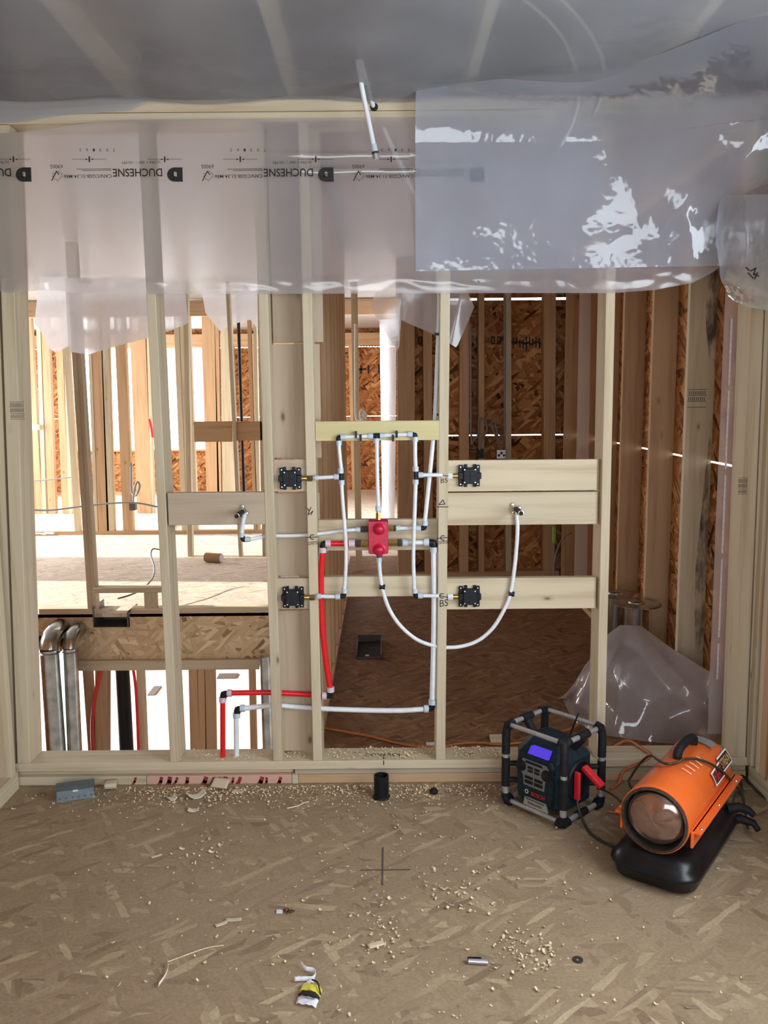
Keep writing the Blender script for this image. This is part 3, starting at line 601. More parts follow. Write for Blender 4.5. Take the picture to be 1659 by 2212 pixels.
# shower-head drop hanging from the ceiling plastic and the tube entering the top plate
sh = thing('shower_drop_tubing', 'white tube hanging through the ceiling plastic with a chrome end cap', 'water pipe', P(812, 345, 3.4))
pipe('tube', [P(772, 130, 3.36), P(782, 190, 3.38), P(791, 235, 3.4), P(808, 318, 3.42)], R1*1.15, PEXW, sh); MB().cyl(P(806.5, 312, 3.42), P(810, 328, 3.42), .0125, 14).build('collar', COLL, sh, True); MB().cyl(P(810, 328, 3.42), P(811, 333, 3.42), .0135, 14).build('crimp_ring', DARKM, sh, True); MB().cyl(P(811, 333, 3.42), P(813, 344, 3.42), .0125, 14).build('end_cap', SCRW, sh, True)
ps = thing('plate_entry_tubing', 'short white tube bending from above into a hole in the top plate', 'water pipe', P(806, 230, YW))
pipe('tube', [P(780, 130, 3.45), P(793, 185, 3.5), P(801, 212, YW-.03), P(807, 232, YW+.01)], R1*1.1, PEXW, ps)
c = P(808, 231, YW-.001); MB().cyl(c, c+Vector((0, .002, 0)), .016, 18).build('drilled_hole', GAPM, ps)
for k, pts in enumerate(([(1120, -10), (1180, 40), (1225, 100), (1250, 190), (1240, 260), (1210, 318)], [(1205, -10), (1260, 50), (1295, 110), (1305, 160), (1298, 210), (1284, 250)])):
    q = [P(a, b_, 3.5+.06*i/len(pts)) for i, (a, b_) in enumerate(pts)]; q = [v if v.z < ZC-.05 else PF(*pts[i], ZC+.13) for i, v in enumerate(q)]
    q = [P(a, b_, y_) for (a, b_), y_ in zip(pts, (3.42, 3.48, 3.53, 3.56, 3.57, 3.57))]
    tag(pipe('ceiling_cable', q, .007, WHCD), ('longer pale cable curving down behind the hanging plastic flap', 'shorter pale cable curving behind the plastic flap, right of the other')[k], 'cable', 'cables behind the plastic flap')

# ================================================================== POLYTHENE
def lowedge(px): return interp([(-60, 270), (0, 268), (70, 262), (130, 250), (220, 244), (290, 239), (330, 222), (420, 212), (600, 214), (800, 209), (897, 207), (930, 212), (1800, 212)], px)
def f_ceil(u, v):
    x = -1.62+3.26*u
    fx = (x+1.0)/.675; sag = .018*(1-abs(((fx) % 1)*2-1)) if False else .016*math.sin(PI*(fx % 1))**2
    if v < .8:
        y = -.9+(3.50+.9)*(v/.8); z = ZC-.004-sag+.006*lum((x*2, y*1.2, 0), 2.0)
        return Vector((x, y, z))
    t = (v-.8)/.2; px = 829.5+x*1860/3.4; zb = P(px, lowedge(px), YW-.014).z
    y = 3.50+(YW-.014-3.50)*min(1, t*2.0); z0 = ZC-.006-sag
    return Vector((x, y, z0+(min(zb, z0-.004)-z0)*max(0, (t-.25)/.75)+.002*lum((x*9, t*3, 0), 1)))
cs_ = MB().grid(f_ceil, 120, 90).build('ceiling_polythene_sheet', FILMC, None, True); tag(cs_, 'milky plastic sheet stretched under the ceiling joists with a ragged edge at the top plate', 'plastic sheet')
def sm(x): x = max(0, min(1, x)); return x*x*(3-2*x)
def f_flap(u, v):
    x = .135+1.50*u; s = sm((x-.72)/.75); yw = YW-.018-.06*s
    px = 829.5+x*1860/3.4; zb = P(829.5+x*1860/(yw*.995), 586-14*u, yw).z
    zk = 2.66-.02*s; yk = yw-.02-.26*s; yA = yk-.10-.45*s-.10*sm(u*3)
    if v < .4:
        t = v/.4; a, c_, b_ = Vector((yA, ZC-.006)), Vector((yk-.03-.10*s, ZC-.05)), Vector((yk, zk)); q = a*(1-t)**2+c_*2*t*(1-t)+b_*t*t
    else:
        t = (v-.4)/.6; q = Vector((yk+(yw-yk)*t, zk+(zb-zk)*t))
    y, z = q; am = (.006+.075*s)*sm(v*4)*(.35+.65*sm((1.0-v)*4))
    dy = am*(.5*lum((x*1.0, z*1.6, 0), 2.0, 4)+.5*(ridge((x*.8+z*.5, z*1.5-x*.6, 0), 2.2, 2)-.4)+.22*lum((x, z*1.4, 0), 6, 7)+.1*ridge((x, z, 0), 7, 9))
    return Vector((x+.012*s*lum((x, z, 1), 3), y-dy-.004, z-.25*dy if v < .4 else z))
fp = MB().grid(f_flap, 150, 110).build('hanging_polythene_flap', FILMK, None, True); tag(fp, 'crinkled bluish plastic flap hanging from the ceiling down to stud height on the right', 'plastic sheet')
# band stapled across the studs, printed upside down
def bandlow(px): return interp([(-60, 628), (0, 630), (40, 632), (90, 628), (130, 628), (170, 635), (560, 636), (960, 634), (1330, 634), (1420, 627), (1500, 612), (1545, 588), (1565, 570), (1700, 560)], px)
yB = YW-.009
def f_band(u, v):
    x = -1.66+3.12*u; px = 829.5+x*1860/3.47; zt_ = ZT+.012-.05*sm((-.95-x)/.6); zb = P(829.5+x*1860/3.50, bandlow(px), yB).z; z = zt_+(zb-zt_)*v
    d = .003*lum((x*1.5, z, 0), 3, 1)+.010*(math.exp(-((v-.93)/.035)**2)*(ridge((x*2.2, v*4, 0), 3.0, 5)-.3))+.006*math.exp(-((v-.2)/.012)**2)*sm((x+.5)*4)*sm((.22-x)*8)+.006*math.exp(-((v-.285)/.012)**2)*sm((x+.5)*4)*sm((.22-x)*8)
    d += .012*math.exp(-((px-30-70*v)/14)**2)*sm((v-.55)*4)*(.5+lum((x*20, z*8, 0), 1))
    return Vector((x, yB-abs(d)-.001-.012*v*v, z))
bs_ = MB().grid(f_band, 210, 80).build('printed_polythene_sheet', FILM, None, True); tag(bs_, 'clear plastic sheet stapled across the studs with black maker lettering upside down', 'plastic sheet')
yP = yB-.018; S_ = P(401, 370, yP).x-P(400, 370, yP).x
mk = MB()
def T180(body, pxr, pxl, pyb, pyt, bold=0):
    A, B = P(pxr, pyb, yP), P(pxl, pyt, yP)   # starts at the right, letters hang down
    add_text(mk, body, lambda u, v: Vector((A.x+(B.x-A.x)*u, yP, A.z+(B.z-A.z)*v)), bold)
def flat(poly): 
    vv = [mk.bm.verts.new(P(a, b_, yP)) for a, b_ in poly]; mk.bm.faces.new(vv)
def line(a, b_, wd=1.2): stroke(mk, [P(*a, yP), P(*b_, yP)], wd*S_)
for X0 in (51, 378, 704, 1030):
    mk = MB()
    # logo: a black D turned over, with a small house left clear
    hs_ = [(X0-5, 372), (X0+6, 372), (X0+6, 380), (X0+1, 384), (X0-5, 381)]
    pts = [(X0+16, 361.5)]; 
    for k in range(13): a = PI/2+PI*k/12; pts.append((X0+(-1)+16*math.cos(a), 377-15.5*math.sin(a)))
    pts.append((X0+17, 392.5))
    n = len(pts)
    ctr = (X0, 377)
    def inr(k):
        return hs_[{0: 1}.get(k, 0)] if k == 0 else hs_[0]
    ring = []
    for q in pts:
        ang = math.atan2(q[1]-ctr[1], q[0]-ctr[0]); ring.append((ctr[0]+5.6*math.cos(ang), ctr[1]+6.2*math.sin(ang)))
    for k in range(n):
        j = (k+1) % n; vv = [mk.bm.verts.new(P(*p_, yP)) for p_ in (pts[k], pts[j], ring[j], ring[k])]; mk.bm.faces.new(vv)
    line((X0-4, 373), (X0-4, 381), 3); line((X0-4, 381), (X0+2, 383), 3)
    T180('DUCHESNE', X0-28, X0-134, 363.5, 382, .012)
    T180('CAN/CGSB-51,34-M86', X0-137, X0-240, 375.5, 385, .006)
    T180('69005', X0-243, X0-269, 355.5, 364)
    T180('ULTRA + .006" / .150 MM', X0-32, X0-114, 347.5, 354.5)
    for q in (X0-22, X0-185):
        line((q-37, 344), (q+37, 344), .7); line((q, 339), (q, 349), 3); flat([(q+3, 344), (q+8, 342), (q+8, 346)]); flat([(q-3, 344), (q-8, 342), (q-8, 346)])
    for k, ch in enumerate('703162'): T180(ch, X0-130-14.5*k, X0-134-14.5*k, 321, 327)
    line((X0-138, 364.5), (X0-212, 365.5), .9); line((X0-138, 367.5), (X0-200, 368.5), .9)
    lf = [(0, 392), (-2, 387), (-6, 388), (-6, 384), (-11, 382), (-9, 379), (-10, 374), (-5, 375), (-3, 370), (0, 372), (3, 369), (5, 374), (10, 374), (9, 378), (11, 382), (6, 383), (6, 387), (2, 387), (0, 392)]
    for a, b_ in zip(lf, lf[1:]): line((X0-254+a[0], a[1]), (X0-254+b_[0], b_[1]), .6)
    line((X0-266, 390), (X0-256, 370), 2); line((X0-256, 370), (X0-251, 377), 2)
    mk.build('maker_print', INK, bs_)

def ruled(name, top, bot, y, label, mat=FILM, nu=30, nv=20, amp=.02, ys_=None, seed=0, par=None):
    def f(u, v):
        a = top[0][0]+(top[-1][0]-top[0][0])*u; b_ = bot[0][0]+(bot[-1][0]-bot[0][0])*u
        yy = y if ys_ is None else ys_(u, v); A = P(a, interp(top, a), yy); B = P(b_, interp(bot, b_), yy); p = A.lerp(B, v)
        k_ = 10.0/yy; p.y -= amp*(lum((p.x*k_, p.z*k_*.5, 0), 1.6, seed)+.6*ridge((p.x*k_, p.z*k_*.4, 0), 1.2, seed+1)-.2); return p
    o = MB().grid(f, nu, nv).build(name, mat, par, True)
    if label: tag(o, label, 'plastic sheet')
    return o
ruled('polythene_drape', [(140, 600), (398, 600)], [(150, 760), (190, 766), (250, 748), (330, 728), (400, 702), (408, 698)], 6.3, 'white plastic drape with slanting lower edge hanging at left beyond the studs', FILMF, seed=3, amp=.03)
ruled('polythene_drape', [(88, 600), (160, 600)], [(78, 700), (90, 712), (108, 752), (122, 762), (150, 748), (158, 770)], 8.6, 'small torn white plastic drape beside the leaning far stud at left', FILMF, seed=9, amp=.06)
ruled('polythene_drape', [(430, 600), (575, 600)], [(444, 676), (475, 716), (500, 700), (540, 690), (560, 715), (580, 715)], 9.6, 'white plastic drape hanging above the black vertical pipe', FILMF, seed=13, amp=.06)
ruled('polythene_drape', [(812, 625), (1006, 625)], [(800, 662), (822, 700), (862, 762), (866, 690), (935, 722), (985, 752), (1024, 664)], 4.3, 'crumpled plastic drape hanging behind the middle stud over the hallway', FILM, 50, 26, .07, None, 21)
hp = ruled('polythene_wall_sheet', [(820, 690), (858, 690)], [(826, 1125), (852, 1125)], 9.4, 'tall white plastic sheet hanging along the right of the far hallway', FILMF, 12, 30, .02, lambda u, v: 10.5-2.2*u, 5)
# strip hanging just behind the right-hand corner stud, with pale print
sp_ = ruled('polythene_strip', [(1568, 600), (1606, 600)], [(1528, 1585), (1566, 1585)], YW+.17, 'narrow mauve plastic strip with pale print behind the right corner stud', FILM, 8, 40, .006, None, 8)
mk = MB()
for k in range(60):
    py = 690+k*13; cx_ = 1586-(py-600)*.0406
    if k % 14 == 11: mk.build('strip_print', PRNT, sp_); mk = MB(); continue
    stroke(mk, [P(cx_-2, py, YW+.158), P(cx_-2, py+9, YW+.158)], .008)
mk.build('strip_print', PRNT, sp_)
ruled('polythene_strip', [(1252, 620), (1277, 620)], [(1240, 1245), (1268, 1245)], 6.2, 'mauve plastic strip between the far right studs left of the pale right stud', FILM, 6, 30, .01, None, 18)
# corner fold on the right wall
def f_corner(u, v):
    px = 1556+150*u+(9*math.sin(PI*min(1, v*1.1))*-1 if u < .01 else 0)+14*sm((v-.8)*5)*(1-u); y = 3.40-.26*u; py = 420+(interp([(0, 640), (.1, 652), (.3, 664), (.7, 674), (1, 677)], u)-420)*v
    p = P(px, py, y); p.y -= .03*(lum((p.x*2, p.z, 0), 5, 31)+.5*ridge((p.x, p.z, 0), 6, 3)); return p
cf = MB().grid(f_corner, 30, 40).build('polythene_corner_fold', FILMK, None, True); tag(cf, 'pale blue plastic fold bulging below the flap at the right wall', 'plastic sheet')
mk = MB()
for a, b_ in (((1612, 578), (1618, 584)), ((1622, 585), (1632, 580)), ((1632, 580), (1628, 592)), ((1628, 592), (1638, 596)), ((1616, 590), (1626, 600)), ((1636, 590), (1630, 602))): stroke(mk, [P(*a, 3.245), P(*b_, 3.245)], .006)
mk.build('print', INK, cf)
# heap on the floor
rt_ = [(1222, 1508, 4.35), (1262, 1440, 4.45), (1310, 1372, 4.5), (1340, 1350, 4.5), (1385, 1352, 4.45), (1450, 1400, 4.25), (1535, 1452, 4.02), (1545, 1490, 3.86)]
bt_ = [(1215, 1512), (1240, 1560), (1300, 1588), (1340, 1594), (1400, 1603), (1470, 1608), (1515, 1612), (1548, 1612)]
tp_ = [P(*q) for q in rt_]; bp_ = [PF(*q, .004) for q in bt_]
def pl(l, u): k = u*(len(l)-1); i = min(int(k), len(l)-2); return l[i].lerp(l[i+1], k-i)
def f_heap(u, v):
    a, b_ = pl(tp_, u), pl(bp_, u)
    if v < .3:
        t = v/.3; g = Vector((a.x, min(a.y+.25, 5.0), .004)); p = g.lerp(a, t); return p
    t = (v-.3)/.7; p = a.lerp(b_, t); k = math.sin(PI*t)*math.sin(PI*u)
    tri = lambda q: abs((q % 1)*2-1); p += Vector((-.25, -.45, .35)).normalized()*(k*.03+.09*k*tri(u*3.2+t*.9+.35*lum((u, t, 0), 2, 3))+.05*k*tri(u*2.1-t*1.7+.3*lum((t, u, 0), 2, 6))); p.z = max(p.z, .005); return p
hp_ = MB().grid(f_heap, 80, 50).build('polythene_heap', film('heap_polythene', .44, (.8, .74, .77, 1), .25, .07, crease=.15, cscale=5, gmax=.1), None, True); tag(hp_, 'crumpled heap of clear plastic on the floor behind the right stud', 'plastic sheet')

# ================================================================== BEHIND THE WALL
hw = thing('hall_partition', 'brown stud partition running back along the left of the hallway', 'stud wall', (-.36, 5.6, 0))
for k in range(9): y = 3.95+k*.41; box('stud', FZ, hw, -.40, -.31, y, y+.038, .04, ZT, bevel=.002)
box('bottom_plate', FY, hw, -.40, -.31, 3.75, 7.3, 0, .04); box('top_plate', FY, hw, -.40, -.31, 3.75, 7.3, ZT, ZC)
stud(hw, 8.2, (768, 1180), (759, 700), .06, .09, 0, ZT, LZ, bevel=.002)
fw = thing('far_partition', 'open stud partition with a long bottom plate beyond the stair opening', 'stud wall', (-3, 10.6, 0))
box('bottom_plate', FX, fw, P(8, 1150, 10.6).x, P(584, 1150, 10.6).x, 10.6, 10.69, 0, .045); box('top_plate', FX, fw, -5.2, .35, 10.6, 10.7, 2.66, ZC)
for bx, tx, w_, mt in ((161, 129, .065, LZ), (205, 186, .04, LZ), (213, 194, .13, FZ), (231, 215, .09, LZ), (266, 244, .125, FZ), (393, 373, .07, LZ), (404, 384, .135, LZ), (548, 532, .04, FZ), (556, 546, .04, LZ)): stud(fw, 10.6, (bx, 1145), (tx, 640), w_, .09, .045, 2.66, mt, bevel=.002)
box('bottom_plate', FY, fw, -2.86, -2.77, 10.7, 12.4, 0, .04)
fw2 = thing('window_partition', 'group of bright studs standing before the far windows at left', 'stud wall', (-4, 12.6, 0))
for bx, tx, w_, mt in ((68, 40, .16, FZ), (91, 76, .06, LZ), (104, 86, .11, FZ), (134, 116, .1, FZ), (148, 134, .05, LZ), (296, 277, .22, FZ), (327, 314, .04, LZ), (447, 434, .19, FZ), (470, 462, .06, FZ), (481, 475, .17, LZ)): stud(fw2, 12.6, (bx, 1100), (tx, 640), w_, .09, .0, ZC, mt, bevel=.002)
bw = thing('blocked_partition', 'yellow studs joined by two short brown blocking boards left of the boarded bay', 'stud wall', (-1.6, 9, 0))
stud(bw, 9.0, (513, 1150), (488, 640), .037, .09, 0, ZC, LZ, bevel=.002)
for x0, x1, y1 in ((420, 500, 955), (507, 566, 952)):
    A, B = P(x0, y1, 9.04), P(x1, 910, 9.04); box('blocking_board', FX, bw, A.x, B.x, 9.04, 9.078, A.z, B.z, bevel=.003)
stud(bw, 9.04, (566, 1150), (556, 640), .035, .09, 0, ZC, LZ, bevel=.002); stud(bw, 9.04, (404, 1130), (395, 640), .05, .09, 0, ZC, LZ, bevel=.002)
tag(MB().cyl(P(529, 1130, 9.8), P(512, 600, 9.8), .019, 14).build('vent_pipe', BLK, None, True), 'tall black vertical vent pipe between the far yellow studs', 'pipe')
# stud standing on the floor edge, with a low sill wall
YR = 6.63
es = thing('edge_partition', 'stud and low sill rail standing on the floor edge of the stair opening', 'stud wall', P(200, 1318, YR))
stud(es, YR, (189, 1316), (147, 640), .036, .09, .04, ZC, LZ); stud(es, YR+.01, (199, 1316), (158, 640), .034, .088, .04, ZC, LZ)
box('bottom_plate', LX, es, P(84, 1320, YR).x, P(206, 1320, YR).x, YR, YR+.09, 0.0, .04); box('bottom_plate', LX, es, P(283, 1320, YR).x, P(592, 1320, YR).x, YR, YR+.09, 0, .04)
A, B = P(203, 1281, YR), P(352, 1270, YR); box('sill_rail', LX, es, A.x, B.x, YR-.01, YR+.1, A.z, B.z+.004, bevel=.002)
A, B = P(312, 1316, YR), P(338, 1281, YR); box('cripple_stud', LZ, es, A.x, B.x, YR+.005, YR+.04, .04, B.z)
rj = thing('rim_joist', 'strand board rim of the floor edge across the stair opening', 'rim joist', (-2, YR, -.4))
A = P(86, 1337, YR); zr0 = P(300, 1424, YR).z; zr1 = -.005
x0, x1, xn0, xn1 = P(82, 1400, YR).x-.5, -.36, P(205, 1400, YR).x, P(283, 1400, YR).x
xd = P(166, 1400, YR).x; zn = P(240, 1355, YR).z
poly = [(xd, zr0), (x1, zr0), (x1, zr1), (xn1, zr1), (xn1, zn), (xn0, zn), (xn0, zr1), (x0, zr1), (x0, zr0+.19), (xd-.2, zr0+.2)]+[(xd-.2+.2*math.sin(a), zr0+.06+.14*math.cos(a)) for a in (.4, .8, 1.2, 1.57)]
MB().prism([(a, YR, b_) for a, b_ in poly], (0, .03, 0)).build('rim_web', OSBR, rj)
zl = P(300, 1445, YR).z
box('lower_plate', LX, rj, xd-.05, x1, YR-.04, YR+.1, zl, zr0+.001, bevel=.002)
m = MB(); A = P(207, 1352, YR); q = (xn0+.006, xn1-.006)
m.box(q[0], q[0]+.004, YR-.03, YR+.25, zn+.004, .06).box(q[1]-.004, q[1], YR-.03, YR+.25, zn+.004, .02).box(q[0], q[1], YR-.02, YR+.25, zn+.004, zn+.008).box(q[0], q[1], YR+.22, YR+.224, zn, .0)
db = m.build('duct_boot', simple('dull_duct_metal', (.2, .2, .2, 1), .5, .7)); tag(db, 'grey open duct boot set in a notch of the floor edge', 'duct boot')
lwall = thing('lower_partition', 'studs of the lower storey wall below the floor edge', 'stud wall', (-2.2, YR, -3.1))
for tx, bx, w_, mt in ((178, 190, .06, FZ), (205, 205, .1, FZ), (294, 301, .05, LZ), (407, 411, .07, FZ), (427, 429, .055, FZ), (443, 446, .07, FZ), (537, 541, .045, FZ)): stud(lwall, YR+.02, (bx, 1620), (tx, 1450), w_, .09, -3.1, zl, mt, bevel=.002)
box('bottom_plate', FX, lwall, -3.3, -.9, YR+.02, YR+.11, -3.14, -3.1)
def duct(label, tx0, tx1, ty, bx0, bx1, y, seed, elbow_=True):
    a, b_ = P((tx0+tx1)/2, ty, y), P((bx0+bx1)/2, 1630, y); r = (P(tx1, ty, y).x-P(tx0, ty, y).x)/2; d = (b_-a); e = a+d*((-3.0-a.z)/d.z)
    t = thing('sheet_metal_duct', label, 'duct', e, 'vertical metal ducts below the floor edge')
    MB().cyl(a, e, r, 28).build('duct_pipe', STEEL, t, True)
    if elbow_:
        MB().lathe([(r+.002, 0), (r+.006, .006), (r+.002, .012)], a-Vector((0, 0, .02)), (0, 0, -1), 28).build('crimp_band', STEEL, t, True)
        MB().tube([a-Vector((0, 0, .005)), a+Vector((0, .01, .04)), a+Vector((0, .05, .08)), a+Vector((0, .14, .1)), a+Vector((0, .3, .1))], r*.98, 24).build('duct_elbow', STEEL, t, True)
duct('left of the pair of shiny ducts beside the left post', 86, 128, 1402, 104, 140, YR-.26, 1); duct('right of the pair of shiny ducts beside the left post', 136, 167, 1400, 146, 178, YR-.22, 2); duct('single shiny duct below the floor edge beside the boarded bay', 560, 584, 1418, 566, 592, YR-.16, 3, False)
tag(MB().cyl(P(263, 1424, YR+.2), P(275, 1640, YR+.2)+Vector((0, 0, -.6)), .058, 22).build('drain_pipe', BLK, None, True), 'thick black vertical drain pipe on the storey below', 'pipe')
tag(pipe('lower_hot_tubing', [P(222, 1428, YR-.02), P(212, 1470, YR-.02), P(202, 1525, YR-.02), P(199, 1570, YR-.02), P(201, 1640, YR-.02)], .014, PEXR), 'left red tube bending down on the storey below', 'water pipe')
tag(pipe('lower_hot_tubing', [P(283, 1425, YR-.02), P(290, 1460, YR-.02), P(294, 1500, YR-.02), P(297, 1560, YR-.02), P(300, 1640, YR-.02)], .012, PEXR), 'right red tube beside the thick black pipe on the storey below', 'water pipe')
for k, (a, lab) in enumerate((((318, 1502, 345, 1488), 'grey floor vent on the sunlit lower floor, left one'), ((468, 1466, 513, 1460), 'dark floor vent on the sunlit lower floor, right one'))):
    p, q = PF(a[0], a[1], -3.095), PF(a[2], a[3], -3.095); tag(box('floor_vent', DARKM, None, min(p.x, q.x), max(p.x, q.x), min(p.y, q.y), max(p.y, q.y)+.12, -3.1, -3.085), lab, 'vent')
# cables
tag(pipe('grey_cable', [P(50, 1100, 9.9), P(110, 1102, 9.9), P(190, 1092, 9.9), P(260, 1086, 9.9), P(300, 1087, 9.9), P(345, 1096, 9.9)], .011, GRCD), 'grey cable sagging across the far studs at left', 'cable')
tag(pipe('grey_cable', [P(50, 1040, 12.5), P(110, 1036, 12.5), P(160, 1031, 12.5), P(230, 1034, 12.5)], .009, GRCD), 'thin grey cable running level across the far left studs', 'cable')
tag(pipe('grey_cable', [P(283, 1000, 10.55), P(284, 1060, 10.55), P(294, 1070, 10.5), P(302, 1050, 10.5), P(296, 1041, 10.5), P(290, 1060, 10.5), P(287, 1092, 10.55)], .012, GRCD), 'looped blue grey cable on the far stud above an outlet box', 'cable')
A, B = P(281, 1102, 10.55), P(293, 1086, 10.55); tag(box('outlet_box', DARKM, None, A.x, B.x, 10.52, 10.6, A.z, B.z), 'small dark outlet box on the far left stud', 'outlet box')
tag(pipe('grey_cable', [P(345, 1187, 7.6), P(330, 1186, 7.6), P(326, 1200, 7.5), P(333, 1225, 7.3), P(330, 1248, 7.1), P(310, 1270, 6.9), P(285, 1284, 6.7), P(255, 1293, 6.55)], .007, GRCD), 'grey cable hanging in a curve above the low sill rail', 'cable')
c1, c2 = PF(445, 1214), PF(478, 1216); v = (c2-c1); zz = Vector((0, 0, .05))
sc = thing('cardboard_tube', 'short brown cardboard tube lying on the pale far floor', 'cardboard tube', c1); MB().cyl(c1+zz, c2+zz, .048, 20).build('tube_wall', CARD, sc, True); MB().cyl(c2+zz, c2+zz+v*.03, .042, 18).build('tube_end', WHP, sc)
tag(pipe('red_strap', [P(322, 905, 12), P(327, 925, 12), P(330, 945, 12)], .02, PEXR), 'short red strap on the far brown post at left', 'strap')
A, B = P(62, 930, 12.4), P(74, 918, 12.4); tag(box('outlet_box', WHP, None, A.x, B.x, 12.52, 12.6, A.z, B.z), 'small white outlet box on the far left brown stud', 'outlet box')
p_ = PF(85, 1156); tag(MB().grid(lambda u, v: p_+Vector((.4*(u-.5), .2*(v-.5), .03+.03*lum((u*4, v*3, 0), 1.5))), 14, 8).build('plastic_scrap', FILMF, None, True), 'scrap of clear plastic on the far floor before the bottom plate', 'plastic scrap')
# hallway boxes and wires
A, B = P(1031, 990, 7.5), P(1045, 970, 7.5); tag(box('outlet_box', BLK, None, A.x, B.x, 7.49, 7.55, A.z, B.z, bevel=.003), 'black outlet box above the right blocking boards', 'outlet box')
A, B = P(1072, 991, 7.5), P(1092, 971, 7.5); ob = thing('outlet_box', 'grey metal outlet box above the right blocking boards', 'outlet box', (A.x, 7.5, A.z)); box('box_body', STEEL, ob, A.x, B.x, 7.48, 7.55, A.z, B.z, bevel=.003)
for k in range(3): MB().lathe([(.012, 0), (.008, .004), (0, .005)], (A.x+.02+.022*k, 7.48, A.z+.03+.02*(k % 2)), (0, -1, 0), 10).build('knockout', DARKM, ob, True)
for lab, pts in (('grey cable looping above the black outlet box', [(1036, 972), (1040, 950), (1052, 930), (1048, 908), (1040, 904), (1034, 912), (1034, 936), (1024, 949), (1018, 940), (1017, 700)]), ('grey cable loop above the grey metal outlet box', [(1083, 972), (1078, 955), (1068, 935), (1062, 915), (1068, 911), (1072, 925), (1076, 950), (1082, 968)]), ('long grey cable running down the pale stud to the outlet boxes', [(1090, 640), (1090, 760), (1090, 880), (1090, 935), (1086, 940), (1078, 938)])):
    tag(pipe('box_cable', TP(pts, 7.46), .009, GRCD), lab, 'cable')
tag(pipe('white_cable_coil', [P(768, 700, 8.15), P(768, 860, 8.15), P(770, 905, 8.15), P(782, 908, 8.1), P(787, 892, 8.1), P(780, 886, 8.1), P(778, 900, 8.1), P(786, 912, 8.1), P(791, 897, 8.1), P(786, 889, 8.1), P(783, 900, 8.1)], .012, WHCD), 'white cable coil hanging in the hallway doorway', 'cable')
a0, b0 = PF(766, 1424), PF(824, 1386); fv = thing('floor_duct_opening', 'dark square duct opening in the brown hallway floor', 'floor vent', ((a0.x+b0.x)/2, (a0.y+b0.y)/2, 0))
x0, x1, y0, y1 = a0.x+.01, b0.x, a0.y, b0.y; MB().box(x0, x1, y0, y0+.004, 0, .012).box(x0, x1, y1, y1+.004, 0, .05).box(x0, x0+.004, y0, y1, 0, .03).box(x1-.004, x1, y0, y1, 0, .03).build('metal_boot', DARKM, fv); box('opening', GAPM, fv, x0, x1, y0, y1, .0005, .002)
p_ = PF(793, 1416, .003); tag(box('paint_chip', WHP, None, p_.x-.012, p_.x+.012, p_.y-.01, p_.y+.01, .002, .006), 'white chip lying in the dark floor duct opening', 'debris')
A = P(1232, 1205, 6.2); tag(box('green_level', GRNP, None, A.x, A.x+.02, 6.84, 6.88, A.z, A.z+.13), 'small green plastic tab on the far right stud', 'tab')
tag(pipe('grey_cable', TP([(1235, 1150), (1215, 1165), (1200, 1200), (1196, 1245)], 6.9), .006, GRCD), 'thin grey cable arching down near the far right stud', 'cable')
def reel(px, py, y, label):
    c = P(px, py, y); t = thing('metal_reel', label, 'reel', (c.x, y, 0), 'metal reels behind the right stud')
    MB().lathe([(.068, .012), (.068, c.z-.01)], (c.x, y, 0), (0, 0, 1), 30).build('core', STEEL, t, True)
    for z, nm in ((0.0, 'lower_flange'), (c.z-.012, 'upper_flange')): MB().lathe([(.018, 0), (.13, 0), (.137, .003), (.137, .009), (.13, .012), (.05, .012), (.046, .02), (.03, .02), (.018, .012), (.018, 0)], (c.x, y, z), (0, 0, 1), 36).build(nm, STEEL, t, True)
    MB().cyl((c.x, y, c.z-.004), (c.x, y, c.z+.002), .017, 16).build('hub_hole', GAPM, t)
reel(1376, 1302, 4.85, 'front silver metal reel with a round flange behind the right stud'); reel(1330, 1282, 5.15, 'rear silver metal reel half hidden by the pale right stud')
# orange cord on the hall floor and round the stud
tag(pipe('extension_cord', [PF(a, b_, .008) for a, b_ in ((700, 1573), (740, 1580), (800, 1591), (860, 1606), (900, 1612), (950, 1613), (1000, 1606), (1040, 1605), (1080, 1608), (1150, 1600), (1230, 1575), (1255, 1562), (1275, 1560), (1300, 1563))]+[Vector((1.02, 3.83, .04)), Vector((1.10, 3.76, .11)), Vector((1.14, 3.66, .115)), Vector((1.15, 3.57, .115)), PF(1348, 1665, .05), PF(1338, 1690, .009), PF(1318, 1705, .008)], .0065, ORCD), 'orange extension cord snaking along the hallway floor and over the bottom plate', 'cord')
p_ = PF(932, 1607, .004); tag(box('marked_wood_scrap', WHP, None, p_.x-.025, p_.x+.015, p_.y-.01, p_.y+.012, .001, .008), 'white wood scrap beside the orange cord', 'debris')
p_ = PF(1072, 1598, .004); tag(box('wood_offcut', LX, None, p_.x-.03, p_.x+.03, p_.y-.03, p_.y+.03, .001, .02), 'pale square offcut behind the radio', 'offcut')

